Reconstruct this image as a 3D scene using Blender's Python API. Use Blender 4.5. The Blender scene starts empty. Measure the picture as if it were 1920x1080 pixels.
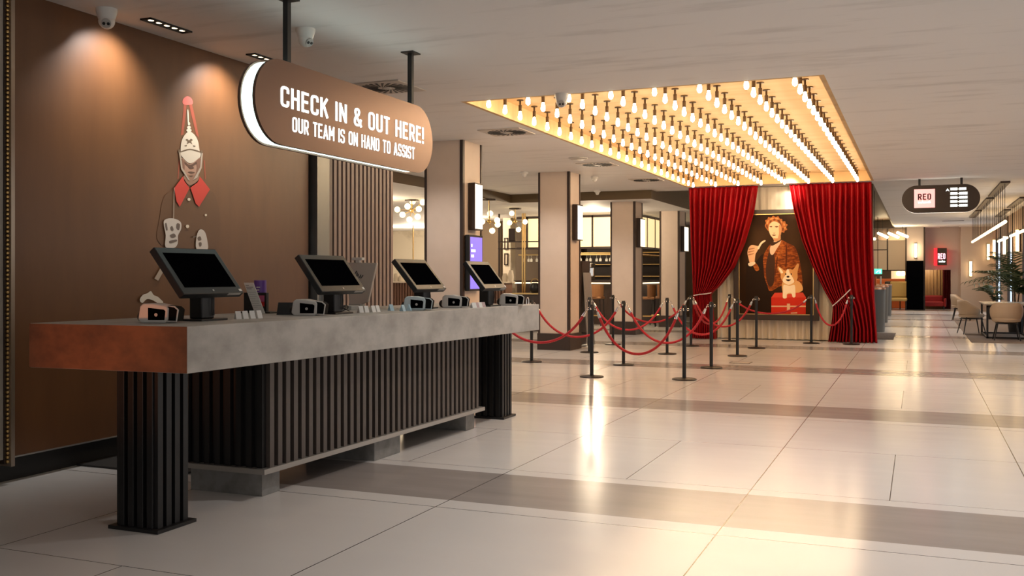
import bpy, bmesh, math, random
from mathutils import Vector, Matrix, Euler

# ---------------------------------------------------------------- camera, world, exposure
SC = bpy.context.scene
COL = SC.collection
F, HZ, CX, CAMH = 1847.0, 516.0, 960.0, 1.4
YAW = math.atan(762 / 1847)
cam_d = bpy.data.cameras.new('camera')
cam_d.sensor_width = 36.0
cam_d.lens = F / 1920 * 36
cam_d.shift_y = -24 / 1920
cam_d.clip_end = 200
cam = bpy.data.objects.new('camera', cam_d)
COL.objects.link(cam)
cam.location = (0, 0, CAMH)
cam.rotation_euler = (math.pi / 2, 0, YAW)
SC.camera = cam
SC.view_settings.view_transform = 'Standard'
SC.view_settings.look = 'None'
SC.view_settings.exposure = 0.0
SC.view_settings.gamma = 1.0
SC.view_settings.use_curve_mapping = False
SC.cycles.use_denoising = True
SC.cycles.sample_clamp_indirect = 8.0
SC.cycles.max_bounces = 8
SC.cycles.caustics_reflective = False
SC.cycles.caustics_refractive = False

world = bpy.data.worlds.new('daylight')
SC.world = world
world.use_nodes = True
world.node_tree.nodes['Background'].inputs[0].default_value = (1.0, 0.975, 0.955, 1)
world.node_tree.nodes['Background'].inputs[1].default_value = 0.72

def lamp(kind, loc, aim, energy, color, size=0.1, size_y=None, spot=60, blend=0.6):
    l = bpy.data.lights.new('lamp_light', kind)
    l.energy = energy
    l.color = color
    if kind == 'AREA':
        l.size = size
        if size_y:
            l.shape = 'RECTANGLE'
            l.size_y = size_y
    else:
        l.shadow_soft_size = size
    if kind == 'SPOT':
        l.spot_size = math.radians(spot)
        l.spot_blend = blend
    o = bpy.data.objects.new('lamp_light', l)
    COL.objects.link(o)
    o.location = loc
    o.rotation_euler = (Vector(aim) - Vector(loc)).to_track_quat('-Z', 'Y').to_euler()
    return o

# added ceiling spots without fittings, brightening the hall in front of the desk
WARM = (1.0, 0.955, 0.92)
for x, y in ((-0.3, 3.0), (2.8, 4.6), (-1.5, 6.4), (1.2, 7.6), (-2.4, 9.2), (2.8, 10.5)):
    lamp('SPOT', (x, y, 3.3), (x, y, 0), 168, WARM, 0.06, spot=124, blend=0.9)
for x, y in ((-6.3, 11.6), (-6.35, 16.2), (-6.6, 20.9), (-4.9, 14.6)):  # added spots brightening the column fronts, no fittings drawn
    lamp('SPOT', (x, y, 3.3), (x, y + .25, 0), 110, (1.0, 0.93, 0.87), 0.05, spot=120, blend=0.9)
for x, y in ((0.6, 14.0), (0.8, 20.0), (0.4, 27.0), (0.2, 33.0), (0.2, 39.0)):  # added spots along the far hall
    lamp('SPOT', (x, y, 3.3), (x, y, 0), 240, WARM, 0.06, spot=132, blend=0.9)
# recessed slot lights washing the brown wall
lamp('SPOT', (-5.30, 5.70, 3.31), (-5.66, 5.70, 2.70), 95, (1.0, 0.98, 0.96), 0.03, spot=104, blend=1.0)
lamp('SPOT', (-5.30, 6.95, 3.31), (-5.66, 6.95, 2.70), 95, (1.0, 0.98, 0.96), 0.03, spot=104, blend=1.0)
# unseen amber lamp to the left of the desk
lamp('SPOT', (-4.6, 1.4, 0.78), (-4.15, 4.2, 1.06), 100, (1.0, 0.30, 0.10), 0.08, spot=28, blend=1.0)
# stage spots on the curtain and the portrait
lamp('SPOT', (-3.1, 19.6, 3.52), (-3.72, 21.6, 2.7), 150, (1.0, 0.80, 0.62), 0.03, spot=22, blend=0.9)
lamp('SPOT', (-2.6, 19.4, 3.52), (-2.55, 21.9, 2.0), 300, (1.0, 0.80, 0.52), 0.04, spot=46, blend=0.7)
# added spot brightening the cream cloth above the portrait
lamp('SPOT', (-2.5, 20.8, 3.44), (-2.5, 21.96, 3.0), 230, (1.0, 0.88, 0.66), 0.04, spot=44, blend=0.9)
# bar room
lamp('POINT', (-16.5, 31.0, 2.5), (0, 0, 0), 260, (1.0, 0.84, 0.62), 0.2)  # added unseen lamp brightening the marble wall
for x, y in ((-11.5, 19.0), (-8.0, 25.0), (-12.5, 26.5)):
    lamp('POINT', (x, y, 2.85), (x, y, 0), 160, (1.0, 0.80, 0.56), 0.15)

# added unseen lamps brightening the far doorway and the far lounge
lamp('POINT', (0.35, 44.0, 1.7), (0, 0, 0), 22, (1.0, 0.8, 0.55), 0.1)
lamp('POINT', (-2.4, 43.9, 2.9), (0, 0, 0), 120, (1.0, 0.8, 0.55), 0.1)

# ---------------------------------------------------------------- picture point -> point on a known plane of the room
_d = Vector((-math.sin(YAW), math.cos(YAW), 0)); _r = Vector((math.cos(YAW), math.sin(YAW), 0)); _u = Vector((0, 0, 1))
_C = Vector((0, 0, CAMH))
def _ray(x, y): return _d * F + _r * (x - CX) + _u * (HZ - y)
def onz(x, y, z=0.0):
    R = _ray(x, y); return _C + R * ((z - CAMH) / R.z)
def onx(x, y, X):
    R = _ray(x, y); return _C + R * (X / R.x)
def ony(x, y, Y):
    R = _ray(x, y); return _C + R * (Y / R.y)

# ---------------------------------------------------------------- materials
MATS = {}
def mat(name, color, rough=0.5, metal=0.0, emit=None, strength=0.0, noise=None, bump=0.0, spec=0.5, coat=0.0, sheen=0.0):
    """noise = (scale xyz, second colour, detail, lo, hi)"""
    if name in MATS: return MATS[name]
    m = bpy.data.materials.new(name); m.use_nodes = True
    nt = m.node_tree; b = nt.nodes['Principled BSDF']
    b.inputs['Base Color'].default_value = (*color, 1)
    b.inputs['Roughness'].default_value = rough
    b.inputs['Metallic'].default_value = metal
    b.inputs['Specular IOR Level'].default_value = spec
    b.inputs['Coat Weight'].default_value = coat
    b.inputs['Sheen Weight'].default_value = sheen
    if emit:
        b.inputs['Emission Color'].default_value = (*emit, 1)
        b.inputs['Emission Strength'].default_value = strength
    if noise:
        sc, c2, det, lo, hi = noise
        tc = nt.nodes.new('ShaderNodeTexCoord'); mp = nt.nodes.new('ShaderNodeMapping')
        mp.inputs['Scale'].default_value = sc if isinstance(sc, tuple) else (sc, sc, sc)
        nz = nt.nodes.new('ShaderNodeTexNoise'); nz.inputs['Scale'].default_value = 1.0
        nz.inputs['Detail'].default_value = det; nz.inputs['Roughness'].default_value = 0.6
        rp = nt.nodes.new('ShaderNodeValToRGB')
        rp.color_ramp.elements[0].position = lo; rp.color_ramp.elements[0].color = (*color, 1)
        rp.color_ramp.elements[1].position = hi; rp.color_ramp.elements[1].color = (*c2, 1)
        L = nt.links.new
        L(tc.outputs['Object'], mp.inputs[0]); L(mp.outputs[0], nz.inputs['Vector'])
        L(nz.outputs['Fac'], rp.inputs[0]); L(rp.outputs[0], b.inputs['Base Color'])
        if bump:
            bp = nt.nodes.new('ShaderNodeBump'); bp.inputs['Strength'].default_value = bump
            bp.inputs['Distance'].default_value = 0.01
            L(nz.outputs['Fac'], bp.inputs['Height']); L(bp.outputs[0], b.inputs['Normal'])
    MATS[name] = m
    return m

def floor_material():
    m = bpy.data.materials.new('polished stone floor'); m.use_nodes = True
    nt = m.node_tree; b = nt.nodes['Principled BSDF']; L = nt.links.new; N = nt.nodes.new
    tc = N('ShaderNodeTexCoord'); sp = N('ShaderNodeSeparateXYZ'); L(tc.outputs['Object'], sp.inputs[0])
    def math_(op, a, bb=None, c=None):
        n = N('ShaderNodeMath'); n.operation = op
        for i, v in enumerate((a, bb, c)):
            if v is None: continue
            if isinstance(v, (int, float)): n.inputs[i].default_value = v
            else: L(v, n.inputs[i])
        return n.outputs[0]
    X, Y = sp.outputs[0], sp.outputs[1]
    P = 4.57                                                   # bands of darker stone repeat along the hall
    ym = math_('FLOORED_MODULO', math_('SUBTRACT', Y, 5.52), P)
    band = math_('LESS_THAN', ym, 0.87)
    def line(v, at, w): return math_('LESS_THAN', math_('ABSOLUTE', math_('SUBTRACT', v, at)), w)
    def period(v, off, p, w):
        q = math_('FLOORED_MODULO', math_('ADD', math_('SUBTRACT', v, off), p / 2), p)
        return line(q, p / 2, w)
    j = period(X, -1.01, 1.69, 0.0035)
    half = period(X, -0.165, 1.69, 0.003)
    rowa = math_('MULTIPLY', math_('GREATER_THAN', ym, 1.03), math_('LESS_THAN', ym, 2.72))
    half = math_('MULTIPLY', half, rowa)
    jy = math_('MAXIMUM', line(ym, 1.03, 0.003), math_('MAXIMUM', line(ym, 2.72, 0.003), line(ym, 4.38, 0.004)))
    lines = math_('MAXIMUM', math_('MAXIMUM', j, half), jy)
    nz = N('ShaderNodeTexNoise'); nz.inputs['Scale'].default_value = 0.9; nz.inputs['Detail'].default_value = 4
    L(tc.outputs['Object'], nz.inputs['Vector'])
    def mix(f, a, c):
        n = N('ShaderNodeMix'); n.data_type = 'RGBA'
        L(f, n.inputs[0])
        for i, v in ((6, a), (7, c)):
            if isinstance(v, tuple): n.inputs[i].default_value = (*v, 1)
            else: L(v, n.inputs[i])
        return n.outputs[2]
    pale = mix(nz.outputs['Fac'], (0.63, 0.585, 0.555), (0.72, 0.69, 0.66))
    n2 = N('ShaderNodeTexNoise'); n2.inputs['Scale'].default_value = 2.2; n2.inputs['Detail'].default_value = 5
    mp = N('ShaderNodeMapping'); mp.inputs['Scale'].default_value = (0.5, 3, 1); L(tc.outputs['Object'], mp.inputs[0]); L(mp.outputs[0], n2.inputs['Vector'])
    dark = mix(n2.outputs['Fac'], (0.28, 0.24, 0.22), (0.37, 0.33, 0.305))
    c = mix(band, pale, dark)
    c = mix(lines, c, (0.07, 0.055, 0.045))
    L(c, b.inputs['Base Color'])
    rr = N('ShaderNodeMapRange'); rr.inputs[3].default_value = 0.14; rr.inputs[4].default_value = 0.25
    L(n2.outputs['Fac'], rr.inputs[0]); L(rr.outputs[0], b.inputs['Roughness'])
    b.inputs['Specular IOR Level'].default_value = 0.45
    return m

M_floor = floor_material()
M_ceil = mat('brushed plaster ceiling', (0.76, 0.745, 0.735), 0.7, noise=((0.8, 4.5, 1), (0.58, 0.565, 0.55), 7, 0.54, 0.76), bump=0.15)
M_recess = mat('plaster in the recess', (0.64, 0.43, 0.21), 0.7, noise=((0.8, 5, 1), (0.52, 0.33, 0.15), 5, 0.4, 0.7))  # orange glow of the bulbs tinted into the plaster colour
M_brown = mat('bronze brown wall covering', (0.150, 0.060, 0.020), 0.42, 0.1, noise=((1, 5, 1), (0.120, 0.047, 0.016), 4, 0.3, 0.7), spec=0.6)
M_black = mat('near black paint', (0.010, 0.009, 0.009), 0.5)
M_blackmetal = mat('black powder coated metal', (0.016, 0.015, 0.015), 0.38, 0.3)
M_bronzeblack = mat('dark bronze metal', (0.035, 0.024, 0.018), 0.4, 0.6)
M_beige = mat('beige column panel', (0.66, 0.535, 0.445), 0.55, noise=(3.0, (0.62, 0.50, 0.41), 3, 0.3, 0.7))
M_dkbrown = mat('dark brown strip', (0.035, 0.018, 0.011), 0.45)
M_concrete = mat('grey concrete', (0.45, 0.425, 0.39), 0.55, noise=((4, 4, 6), (0.32, 0.30, 0.272), 8, 0.40, 0.66), bump=0.06)
M_amberend = mat('amber tinted concrete end', (0.22, 0.085, 0.038), 0.55, noise=((5, 4, 7), (0.11, 0.045, 0.024), 7, 0.40, 0.68), bump=0.05)  # amber light on the desk end put into its mottled colour
M_concrete2 = mat('plinth concrete', (0.26, 0.25, 0.235), 0.6, noise=(8.0, (0.18, 0.172, 0.16), 6, 0.4, 0.65))
M_taupe = mat('taupe metal slat', (0.105, 0.085, 0.073), 0.4, 0.35)
M_slatpink = mat('rose beige wall slat', (0.31, 0.235, 0.21), 0.5)
M_brush = mat('brushed steel', (0.50, 0.49, 0.47), 0.36, 0.9)
M_chrome = mat('polished chrome', (0.85, 0.83, 0.80), 0.12, 1.0)
M_brass = mat('warm brass', (0.60, 0.40, 0.16), 0.3, 1.0)
M_copper = mat('copper top', (0.75, 0.38, 0.22), 0.3, 1.0)
M_white = mat('white plastic', (0.72, 0.70, 0.66), 0.4)
M_paper = mat('white card', (0.78, 0.76, 0.72), 0.7)
M_ltgrey = mat('light grey plastic', (0.46, 0.44, 0.41), 0.45)
M_screen = mat('switched off glass screen', (0.0015, 0.0015, 0.002), 0.4, spec=0.0)
M_darkgrey = mat('dark grey bezel', (0.022, 0.024, 0.026), 0.35, spec=0.35)
M_red = mat('red velvet', (0.26, 0.0010, 0.0034), 0.5, spec=0.18)
M_rope = mat('red velvet rope', (0.42, 0.005, 0.016), 0.6, sheen=0.1)
M_cream = mat('cream pleated cloth', (0.70, 0.61, 0.49), 0.8)
M_tieback = mat('silver cord', (0.62, 0.56, 0.55), 0.5)
M_ltext = mat('lit white letters', (0.9, 0.9, 0.9), 0.5, emit=(0.92, 1.0, 0.97), strength=1.6)
M_signedge = mat('lit white sign edge', (0.9, 0.9, 0.9), 0.5, emit=(0.74, 1.0, 0.94), strength=2.2)
M_signface = mat('bronze sign face', (0.24, 0.150, 0.112), 0.33, 0.75)
M_bulb = mat('glowing warm bulb', (1, 0.9, 0.7), 0.3, emit=(1.0, 0.76, 0.48), strength=46)
M_tube = mat('glowing warm tube', (1, 0.9, 0.7), 0.3, emit=(1.0, 0.66, 0.30), strength=9)
M_sconce = mat('lit opal glass', (1, 0.95, 0.85), 0.3, emit=(1.0, 0.80, 0.54), strength=2.7)
M_lamp = mat('bright glowing tube', (1, 0.9, 0.7), 0.3, emit=(1.0, 0.74, 0.42), strength=30)
M_steel = mat('dull steel jamb', (0.23, 0.23, 0.215), 0.42, 0.7)
M_socket = mat('aged bronze socket', (0.10, 0.058, 0.028), 0.45, 0.7)
M_wood = mat('dark walnut ceiling boards', (0.085, 0.048, 0.024), 0.5, noise=((1, 14, 1), (0.05, 0.027, 0.013), 5, 0.3, 0.7))
M_bulkhead = mat('bronze painted bulkhead', (0.115, 0.075, 0.035), 0.5, 0.2)

# ---------------------------------------------------------------- mesh builder
class MB:
    def __init__(s): s.v = []; s.f = []; s.m = []
    def add(s, vs, fs, mi=0):
        o = len(s.v); s.v += [tuple(p) for p in vs]; s.f += [tuple(i + o for i in f) for f in fs]; s.m += [mi] * len(fs); return s
    def box(s, lo, hi, mi=0, M=None):
        (a, b, c), (d, e, f) = lo, hi
        vs = [Vector(p) for p in ((a,b,c),(d,b,c),(d,e,c),(a,e,c),(a,b,f),(d,b,f),(d,e,f),(a,e,f))]
        if M is not None: vs = [M @ p for p in vs]
        return s.add(vs, [(0,3,2,1),(4,5,6,7),(0,1,5,4),(1,2,6,5),(2,3,7,6),(3,0,4,7)], mi)
    def hexa(s, bot, top, mi=0):
        return s.add(list(bot) + list(top), [(3,2,1,0),(4,5,6,7),(0,1,5,4),(1,2,6,5),(2,3,7,6),(3,0,4,7)], mi)
    def prism(s, poly, h, mi=0):
        """poly: list of Vector; h: extrusion Vector"""
        n = len(poly); vs = [Vector(p) for p in poly] + [Vector(p) + h for p in poly]
        fs = [tuple(range(n - 1, -1, -1)), tuple(range(n, 2 * n))] + [(i, (i + 1) % n, n + (i + 1) % n, n + i) for i in range(n)]
        return s.add(vs, fs, mi)
    def lathe(s, prof, n=16, o=(0, 0, 0), mi=0, cap=True):
        vs = []; fs = []
        for r, z in prof:
            for i in range(n):
                a = 2 * math.pi * i / n; vs.append((o[0] + r * math.cos(a), o[1] + r * math.sin(a), o[2] + z))
        for k in range(len(prof) - 1):
            for i in range(n):
                j = (i + 1) % n; fs.append((k * n + i, k * n + j, (k + 1) * n + j, (k + 1) * n + i))
        if cap: fs.append(tuple(range(n - 1, -1, -1))); fs.append(tuple((len(prof) - 1) * n + i for i in range(n)))
        return s.add(vs, fs, mi)
    def tube(s, pts, r, n=8, mi=0, closed=False):
        pts = [Vector(p) for p in pts]; vs = []; fs = []; K = len(pts)
        rs = r if isinstance(r, (list, tuple)) else [r] * K
        up = None
        for k, p in enumerate(pts):
            if closed: t = pts[(k + 1) % K] - pts[k - 1]
            else: t = pts[min(k + 1, K - 1)] - pts[max(k - 1, 0)]
            t.normalize()
            if up is None:
                up = Vector((0, 0, 1)) if abs(t.z) < 0.9 else Vector((1, 0, 0))
            a = t.cross(up)
            if a.length < 1e-5: a = t.orthogonal()
            a.normalize(); b = a.cross(t); up = b
            for i in range(n):
                th = 2 * math.pi * i / n; vs.append(p + (a * math.cos(th) + b * math.sin(th)) * rs[k])
        for k in range(K if closed else K - 1):
            kk = (k + 1) % K
            for i in range(n):
                j = (i + 1) % n; fs.append((k * n + i, k * n + j, kk * n + j, kk * n + i))
        if not closed: fs.append(tuple(range(n - 1, -1, -1))); fs.append(tuple((K - 1) * n + i for i in range(n)))
        return s.add(vs, fs, mi)
    def ball(s, c, r, n=10, m=6, mi=0, sz=1.0):
        prof = [(max(1e-4, r * math.sin(math.pi * k / m)), -r * sz * math.cos(math.pi * k / m)) for k in range(m + 1)]
        return s.lathe(prof, n, c, mi, cap=False)
    def build(s, name, mats, parent=None, smooth=False, bevel=0.0, kind=None, world=False):
        me = bpy.data.meshes.new(name)
        vs = s.v
        if world and parent is not None:
            inv = parent.matrix_basis.inverted(); q = parent.parent
            while q is not None: inv = inv @ q.matrix_basis.inverted(); q = q.parent
            vs = [tuple(inv @ Vector(p)) for p in vs]
        me.from_pydata(vs, [], s.f)
        for m in (mats if isinstance(mats, (list, tuple)) else [mats]): me.materials.append(m)
        me.polygons.foreach_set('material_index', s.m)
        bm = bmesh.new(); bm.from_mesh(me); bmesh.ops.recalc_face_normals(bm, faces=bm.faces); bm.to_mesh(me); bm.free()
        if smooth:
            me.polygons.foreach_set('use_smooth', [True] * len(me.polygons))
            try: me.set_sharp_from_angle(angle=math.radians(40))
            except Exception: pass
        me.update()
        o = bpy.data.objects.new(name, me); COL.objects.link(o)
        if parent is not None: o.parent = parent
        if bevel:
            b = o.modifiers.new('bevel', 'BEVEL'); b.width = bevel; b.segments = 2; b.limit_method = 'ANGLE'; b.angle_limit = math.radians(40)
        if kind: o['kind'] = kind
        return o

def thing(name, label, cat, loc=(0, 0, 0), rz=0.0, group=None):
    o = bpy.data.objects.new(name, None); COL.objects.link(o)
    o.empty_display_size = 0.1; o.location = loc; o.rotation_euler = (0, 0, rz)
    o['label'] = label; o['category'] = cat
    if group: o['group'] = group
    return o
def tag(o, label, cat, group=None, kind=None):
    o['label'] = label; o['category'] = cat
    if group: o['group'] = group
    if kind: o['kind'] = kind
    return o
def dup(root, loc, rz=None, label=None):
    r = root.copy(); COL.objects.link(r); r.location = loc
    if rz is not None: r.rotation_euler = (0, 0, rz)
    if label: r['label'] = label
    for ch in list(root.children):
        c = ch.copy(); COL.objects.link(c); c.parent = r
        for g in list(ch.children):
            e = g.copy(); COL.objects.link(e); e.parent = c
    return r
def struct(o):
    o['kind'] = 'structure'; return o
ORD = ['first', 'second', 'third', 'fourth', 'fifth', 'sixth', 'seventh', 'eighth', 'ninth', 'tenth', 'eleventh', 'twelfth', 'thirteenth',
       'fourteenth', 'fifteenth', 'sixteenth', 'seventeenth', 'eighteenth', 'nineteenth', 'twentieth', 'twenty-first', 'twenty-second', 'twenty-third', 'twenty-fourth',
       'twenty-fifth', 'twenty-sixth', 'twenty-seventh', 'twenty-eighth', 'twenty-ninth', 'thirtieth']

# ---------------------------------------------------------------- stroke lettering
def rr(pts, r=0.16, closed=False, seg=5, skip=()):
    out = []; n = len(pts); P = [Vector((p[0], p[1])) for p in pts]
    for i in range(n):
        if (not closed and i in (0, n - 1)) or i in skip: out.append(P[i]); continue
        a, b, c = P[i - 1], P[i], P[(i + 1) % n]
        u = (a - b); w = (c - b); k = min(r, u.length / 2, w.length / 2); u.normalize(); w.normalize()
        s, e = b + u * k, b + w * k
        for t in range(seg + 1):
            t /= seg; out.append(s * (1 - t) ** 2 + b * 2 * t * (1 - t) + e * t * t)
    return out
def glyph(ch, h):
    a = h; W = 0.50; L, R, T, B = a, W - a, 1 - a, a; o = lambda *p, **k: (rr(p, **k), False); c = lambda *p, **k: (rr(p, closed=True, **k), True)
    if ch == 'C': return W, [o((R, .68), (R, T), (L, T), (L, B), (R, B), (R, .32))]
    if ch == 'O': return W, [c((L, B), (L, T), (R, T), (R, B))]
    if ch == 'D': return W, [c((L, B), (L, T), (R, T), (R, B), skip=(0, 1))]
    if ch == 'U': return W, [o((L, 1), (L, B), (R, B), (R, 1))]
    if ch == 'H': return W, [o((L, 0), (L, 1)), o((R, 0), (R, 1)), o((L, .52), (R, .52))]
    if ch == 'E': return W - .04, [o((L, 0), (L, 1)), o((L, T), (W - .05, T)), o((L, B), (W - .05, B)), o((L, .52), (W - .09, .52))]
    if ch == 'K': return W, [o((L, 0), (L, 1)), o((R + .02, 1), (L, .42)), o((.23, .58), (R + .04, 0))]
    if ch == 'I': return 2 * a, [o((a, 0), (a, 1))]
    if ch == 'N': return W + .03, [o((L, 0), (L, 1)), o((L, .97), (R + .03, .03)), o((R + .03, 0), (R + .03, 1))]
    if ch == 'T': return .46, [o((0, T), (.46, T)), o((.23, 0), (.23, 1))]
    if ch == 'R': return W, [o((L, 0), (L, 1)), o((L, T), (R, T), (R, .47), (L, .47), r=.15), o((.25, .47), (R + .03, 0))]
    if ch == 'A': return .54, [o((a * .8, 0), (.27, 1)), o((.27, 1), (.54 - a * .8, 0)), o((.13, .27), (.41, .27))]
    if ch == 'M': return .64, [o((L, 0), (L, 1)), o((L, .98), (.32, .35)), o((.32, .35), (.64 - a, .98)), o((.64 - a, 0), (.64 - a, 1))]
    if ch == 'S': return W, [o((R, .72), (R, T), (L, T), (L, .54), (R, .46), (R, B), (L, B), (L, .28), r=.14)]
    if ch == '!': return 2 * a, [o((a, 1), (a, .28)), o((a, .15), (a, 0))]
    if ch == '&': return .60, [o((.58, 0), (.12, .66), (.12, .93), (.40, .93), (.40, .66), (.08, .44), (.08, .07), (.44, .07), (.55, .42), r=.16)]
    if ch == '-': return .3, [o((.05, .5), (.25, .5))]
    return .26, []
def lettering(text, org, ux, uy, size, m, parent, hw=0.068, gap=0.13, fit=None, depth=0.004):
    """one mesh per word; uy is letter-up, ux runs along the line (unit Vectors); fit = total length"""
    items = [(ch, glyph(ch, hw)) for ch in text] + [(' ', glyph(' ', hw))]
    tot = sum(w + gap for _, (w, _s) in items[:-1]) - gap
    sx = (fit / (tot * size)) if fit else 1.0
    nrm = ux.cross(uy); x = 0.0; mb = MB()
    for ch, (w, strokes) in items:
        if ch == ' ' and mb.v:
            mb.build('lettering', m, parent, world=True); mb = MB()
        for pl, closed in strokes:
            n = len(pl); lft = []; rgt = []
            for i, p in enumerate(pl):
                if closed: t = pl[(i + 1) % n] - pl[i - 1]
                else: t = pl[min(i + 1, n - 1)] - pl[max(i - 1, 0)]
                if t.length < 1e-9: t = Vector((1, 0))
                t.normalize(); nn = Vector((-t.y, t.x)) * hw
                lft.append(p + nn); rgt.append(p - nn)
            def W3(q): return org + ux * ((x + q.x) * size * sx) + uy * (q.y * size)
            for i in range(n if closed else n - 1):
                j = (i + 1) % n
                mb.prism([W3(rgt[i]), W3(rgt[j]), W3(lft[j]), W3(lft[i])], nrm * depth)
        x += w + gap

def smooth_poly(pts, seg=4):
    out = []; n = len(pts); P = [Vector(p) for p in pts]
    for i in range(n):
        a, b, c, d = P[i - 1], P[i], P[(i + 1) % n], P[(i + 2) % n]
        for t in range(seg):
            t /= seg
            out.append(0.5 * ((2 * b) + (c - a) * t + (2 * a - 5 * b + 4 * c - d) * t * t + (3 * b - a - 3 * c + d) * t ** 3))
    return out

# ================================================================ SETTING
ZC = 3.33          # ceiling
ZS = 3.13          # lower ceiling over the bar
m = MB(); m.add([(-24, -9, 0), (14, -9, 0), (14, 52, 0), (-24, 52, 0)], [(0, 1, 2, 3)]); struct(m.build('floor', M_floor))
RX0, RX1, RY0, RY1 = -4.66, -0.89, 9.96, 21.35
WX0, WX1, WY0, WY1 = -5.6, -0.93, 22.3, 43.2
m = MB()
E5 = .05
for x0, x1, y0, y1 in ((-14, 12, -6, RY0 - E5), (-14, RX0 - E5, RY0 - E5, RY1 + E5), (RX1 + E5, 12, RY0 - E5, RY1 + E5), (-14, 12, RY1 + E5, WY0 - E5), (WX1 + E5, 12, WY0 - E5, WY1 + E5), (-6, 12, WY1 + E5, 48)):
    m.box((x0, y0, ZC), (x1, y1, ZC + 0.07))
struct(m.build('ceiling', M_ceil))
ZR = 3.53
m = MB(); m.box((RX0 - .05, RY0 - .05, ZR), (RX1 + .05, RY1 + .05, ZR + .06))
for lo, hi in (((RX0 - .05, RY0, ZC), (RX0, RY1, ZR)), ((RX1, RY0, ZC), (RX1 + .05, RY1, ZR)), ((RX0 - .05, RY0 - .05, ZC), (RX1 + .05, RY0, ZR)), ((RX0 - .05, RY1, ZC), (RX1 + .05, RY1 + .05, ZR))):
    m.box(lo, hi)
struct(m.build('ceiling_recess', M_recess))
m = MB(); m.box((WX0, WY0, 3.62), (WX1, WY1, 3.68))
m.box((WX1, WY0, ZC), (WX1 + .05, WY1, 3.68)); m.box((WX0, WY1, ZC), (WX1 + .05, WY1 + .05, 3.68)); m.box((WX0, WY0 - .05, ZC), (WX1 + .05, WY0, 3.68))
struct(m.build('ceiling_wood_bay', M_wood))
m = MB(); m.box((-22, 8, ZS), (-9.04, 21.8, ZC + .06)); m.box((-22, 21.8, ZS), (-5.6, 36, ZC + .06))
struct(m.build('ceiling_bar', M_ceil))
m = MB(); m.box((-9.04, 8, ZS), (-9.02, 21.8, ZC)); m.box((-9.02, 21.78, ZS), (-5.58, 21.8, ZC)); m.box((-5.6, 21.8, ZS), (-5.58, 36, ZC + .3))
struct(m.build('trim_1', M_bulkhead))

# left wall with its bronze covering, edge trims, steel jamb and slats
m = MB(); m.box((-6.05, -6, 0), (-5.76, 10.06, ZC)); struct(m.build('wall_left', M_black))
m = MB(); m.box((-5.76, 4.87, 0.175), (-5.66, 8.36, ZC)); wl = struct(m.build('wall_left_covering', M_brown))
m = MB(); m.box((-5.76, 4.87, 0.165), (-5.655, 8.36, 0.175)); struct(m.build('trim_2', M_brush))
m = MB(); m.box((-5.76, -6, 0), (-5.735, 8.36, 0.165)); struct(m.build('baseboard_left', M_black))
zb = 0.14
m = MB(); m.box((-5.76, 3.0, zb + .03), (-5.64, onx(8, 500, -5.64).y, ZC)); struct(m.build('wall_left_panel', mat('pale grey panel', (0.42, 0.37, 0.31), 0.5)))
t3 = MB(); y0, y1 = onx(10, 500, -5.62).y, onx(20, 500, -5.62).y
t3.box((-5.76, y0, zb), (-5.63, y1, ZC)); t3 = struct(t3.build('trim_3', M_dkbrown))
m = MB()
for k in range(110): m.ball((-5.625, (y0 + y1) / 2, zb + 0.015 + k * 0.029), 0.0135, 6, 4)
struct(m.build('trim_3_beading', M_brass, t3, smooth=True))
m = MB(); m.box((-5.76, onx(21, 500, -5.6).y, zb - .02), (-5.60, onx(28, 500, -5.6).y, ZC)); struct(m.build('trim_4', mat('satin steel edge', (0.42, 0.34, 0.27), 0.35, 0.8)))
m = MB(); m.box((-5.76, 8.43, 0), (-5.60, 8.65, ZC)); struct(m.build('trim_5', M_steel))
m = MB(); m.box((-5.76, 8.65, 0), (-5.64, 8.765, ZC)); struct(m.build('trim_6', mat('taupe jamb strip', (0.19, 0.145, 0.125), .5)))
m = MB()
for k in range(15):
    y = 8.80 + k * 0.0855; m.box((-5.76, y, 0), (-5.64, y + 0.05, ZC))
struct(m.build('wall_left_slats', M_slatpink))

# columns
def column(xl, xr, y0, y1, zt):
    b = MB(); b.box((xl + .02, y0, 0.3), (xr, y1, zt)); c = struct(b.build('column', M_beige))
    e = MB()
    e.box((xl - .005, y0 - .012, 0.3), (xl + .03, y0 + .03, zt)); e.box((xr - .035, y0 - .012, 0.3), (xr + .012, y0 + .05, zt)); e.box((xr - .03, y1 - .04, 0.3), (xr + .012, y1 + .008, zt))
    e.box((xl - .005, y0 + .03, 0.3), (xl + .02, y1, zt))
    struct(e.build('column_edge_strip', M_dkbrown, c))
    p = MB(); p.box((xl - .02, y0 - .025, 0), (xr + .03, y1 + .02, 0.31)); struct(p.build('column_plinth', M_dkbrown, c))
    return c
def xat(px, Y): return ony(px, 500, Y).x
COLS = []
for (px0, px1, Y, px2, zt) in ((797, 867, 12.7, 902, ZC), (1010, 1067, 17.33, 1087, ZC), (1145, 1190, 22.44, 1204, ZS), (1237, 1273, 26.15, 1285, ZS)):
    xl, xr = xat(px0, Y), xat(px1, Y); y1 = onx(px2, 500, xr).y
    column(xl, xr, Y, y1, zt); COLS.append((xl, xr, Y, y1))

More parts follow.
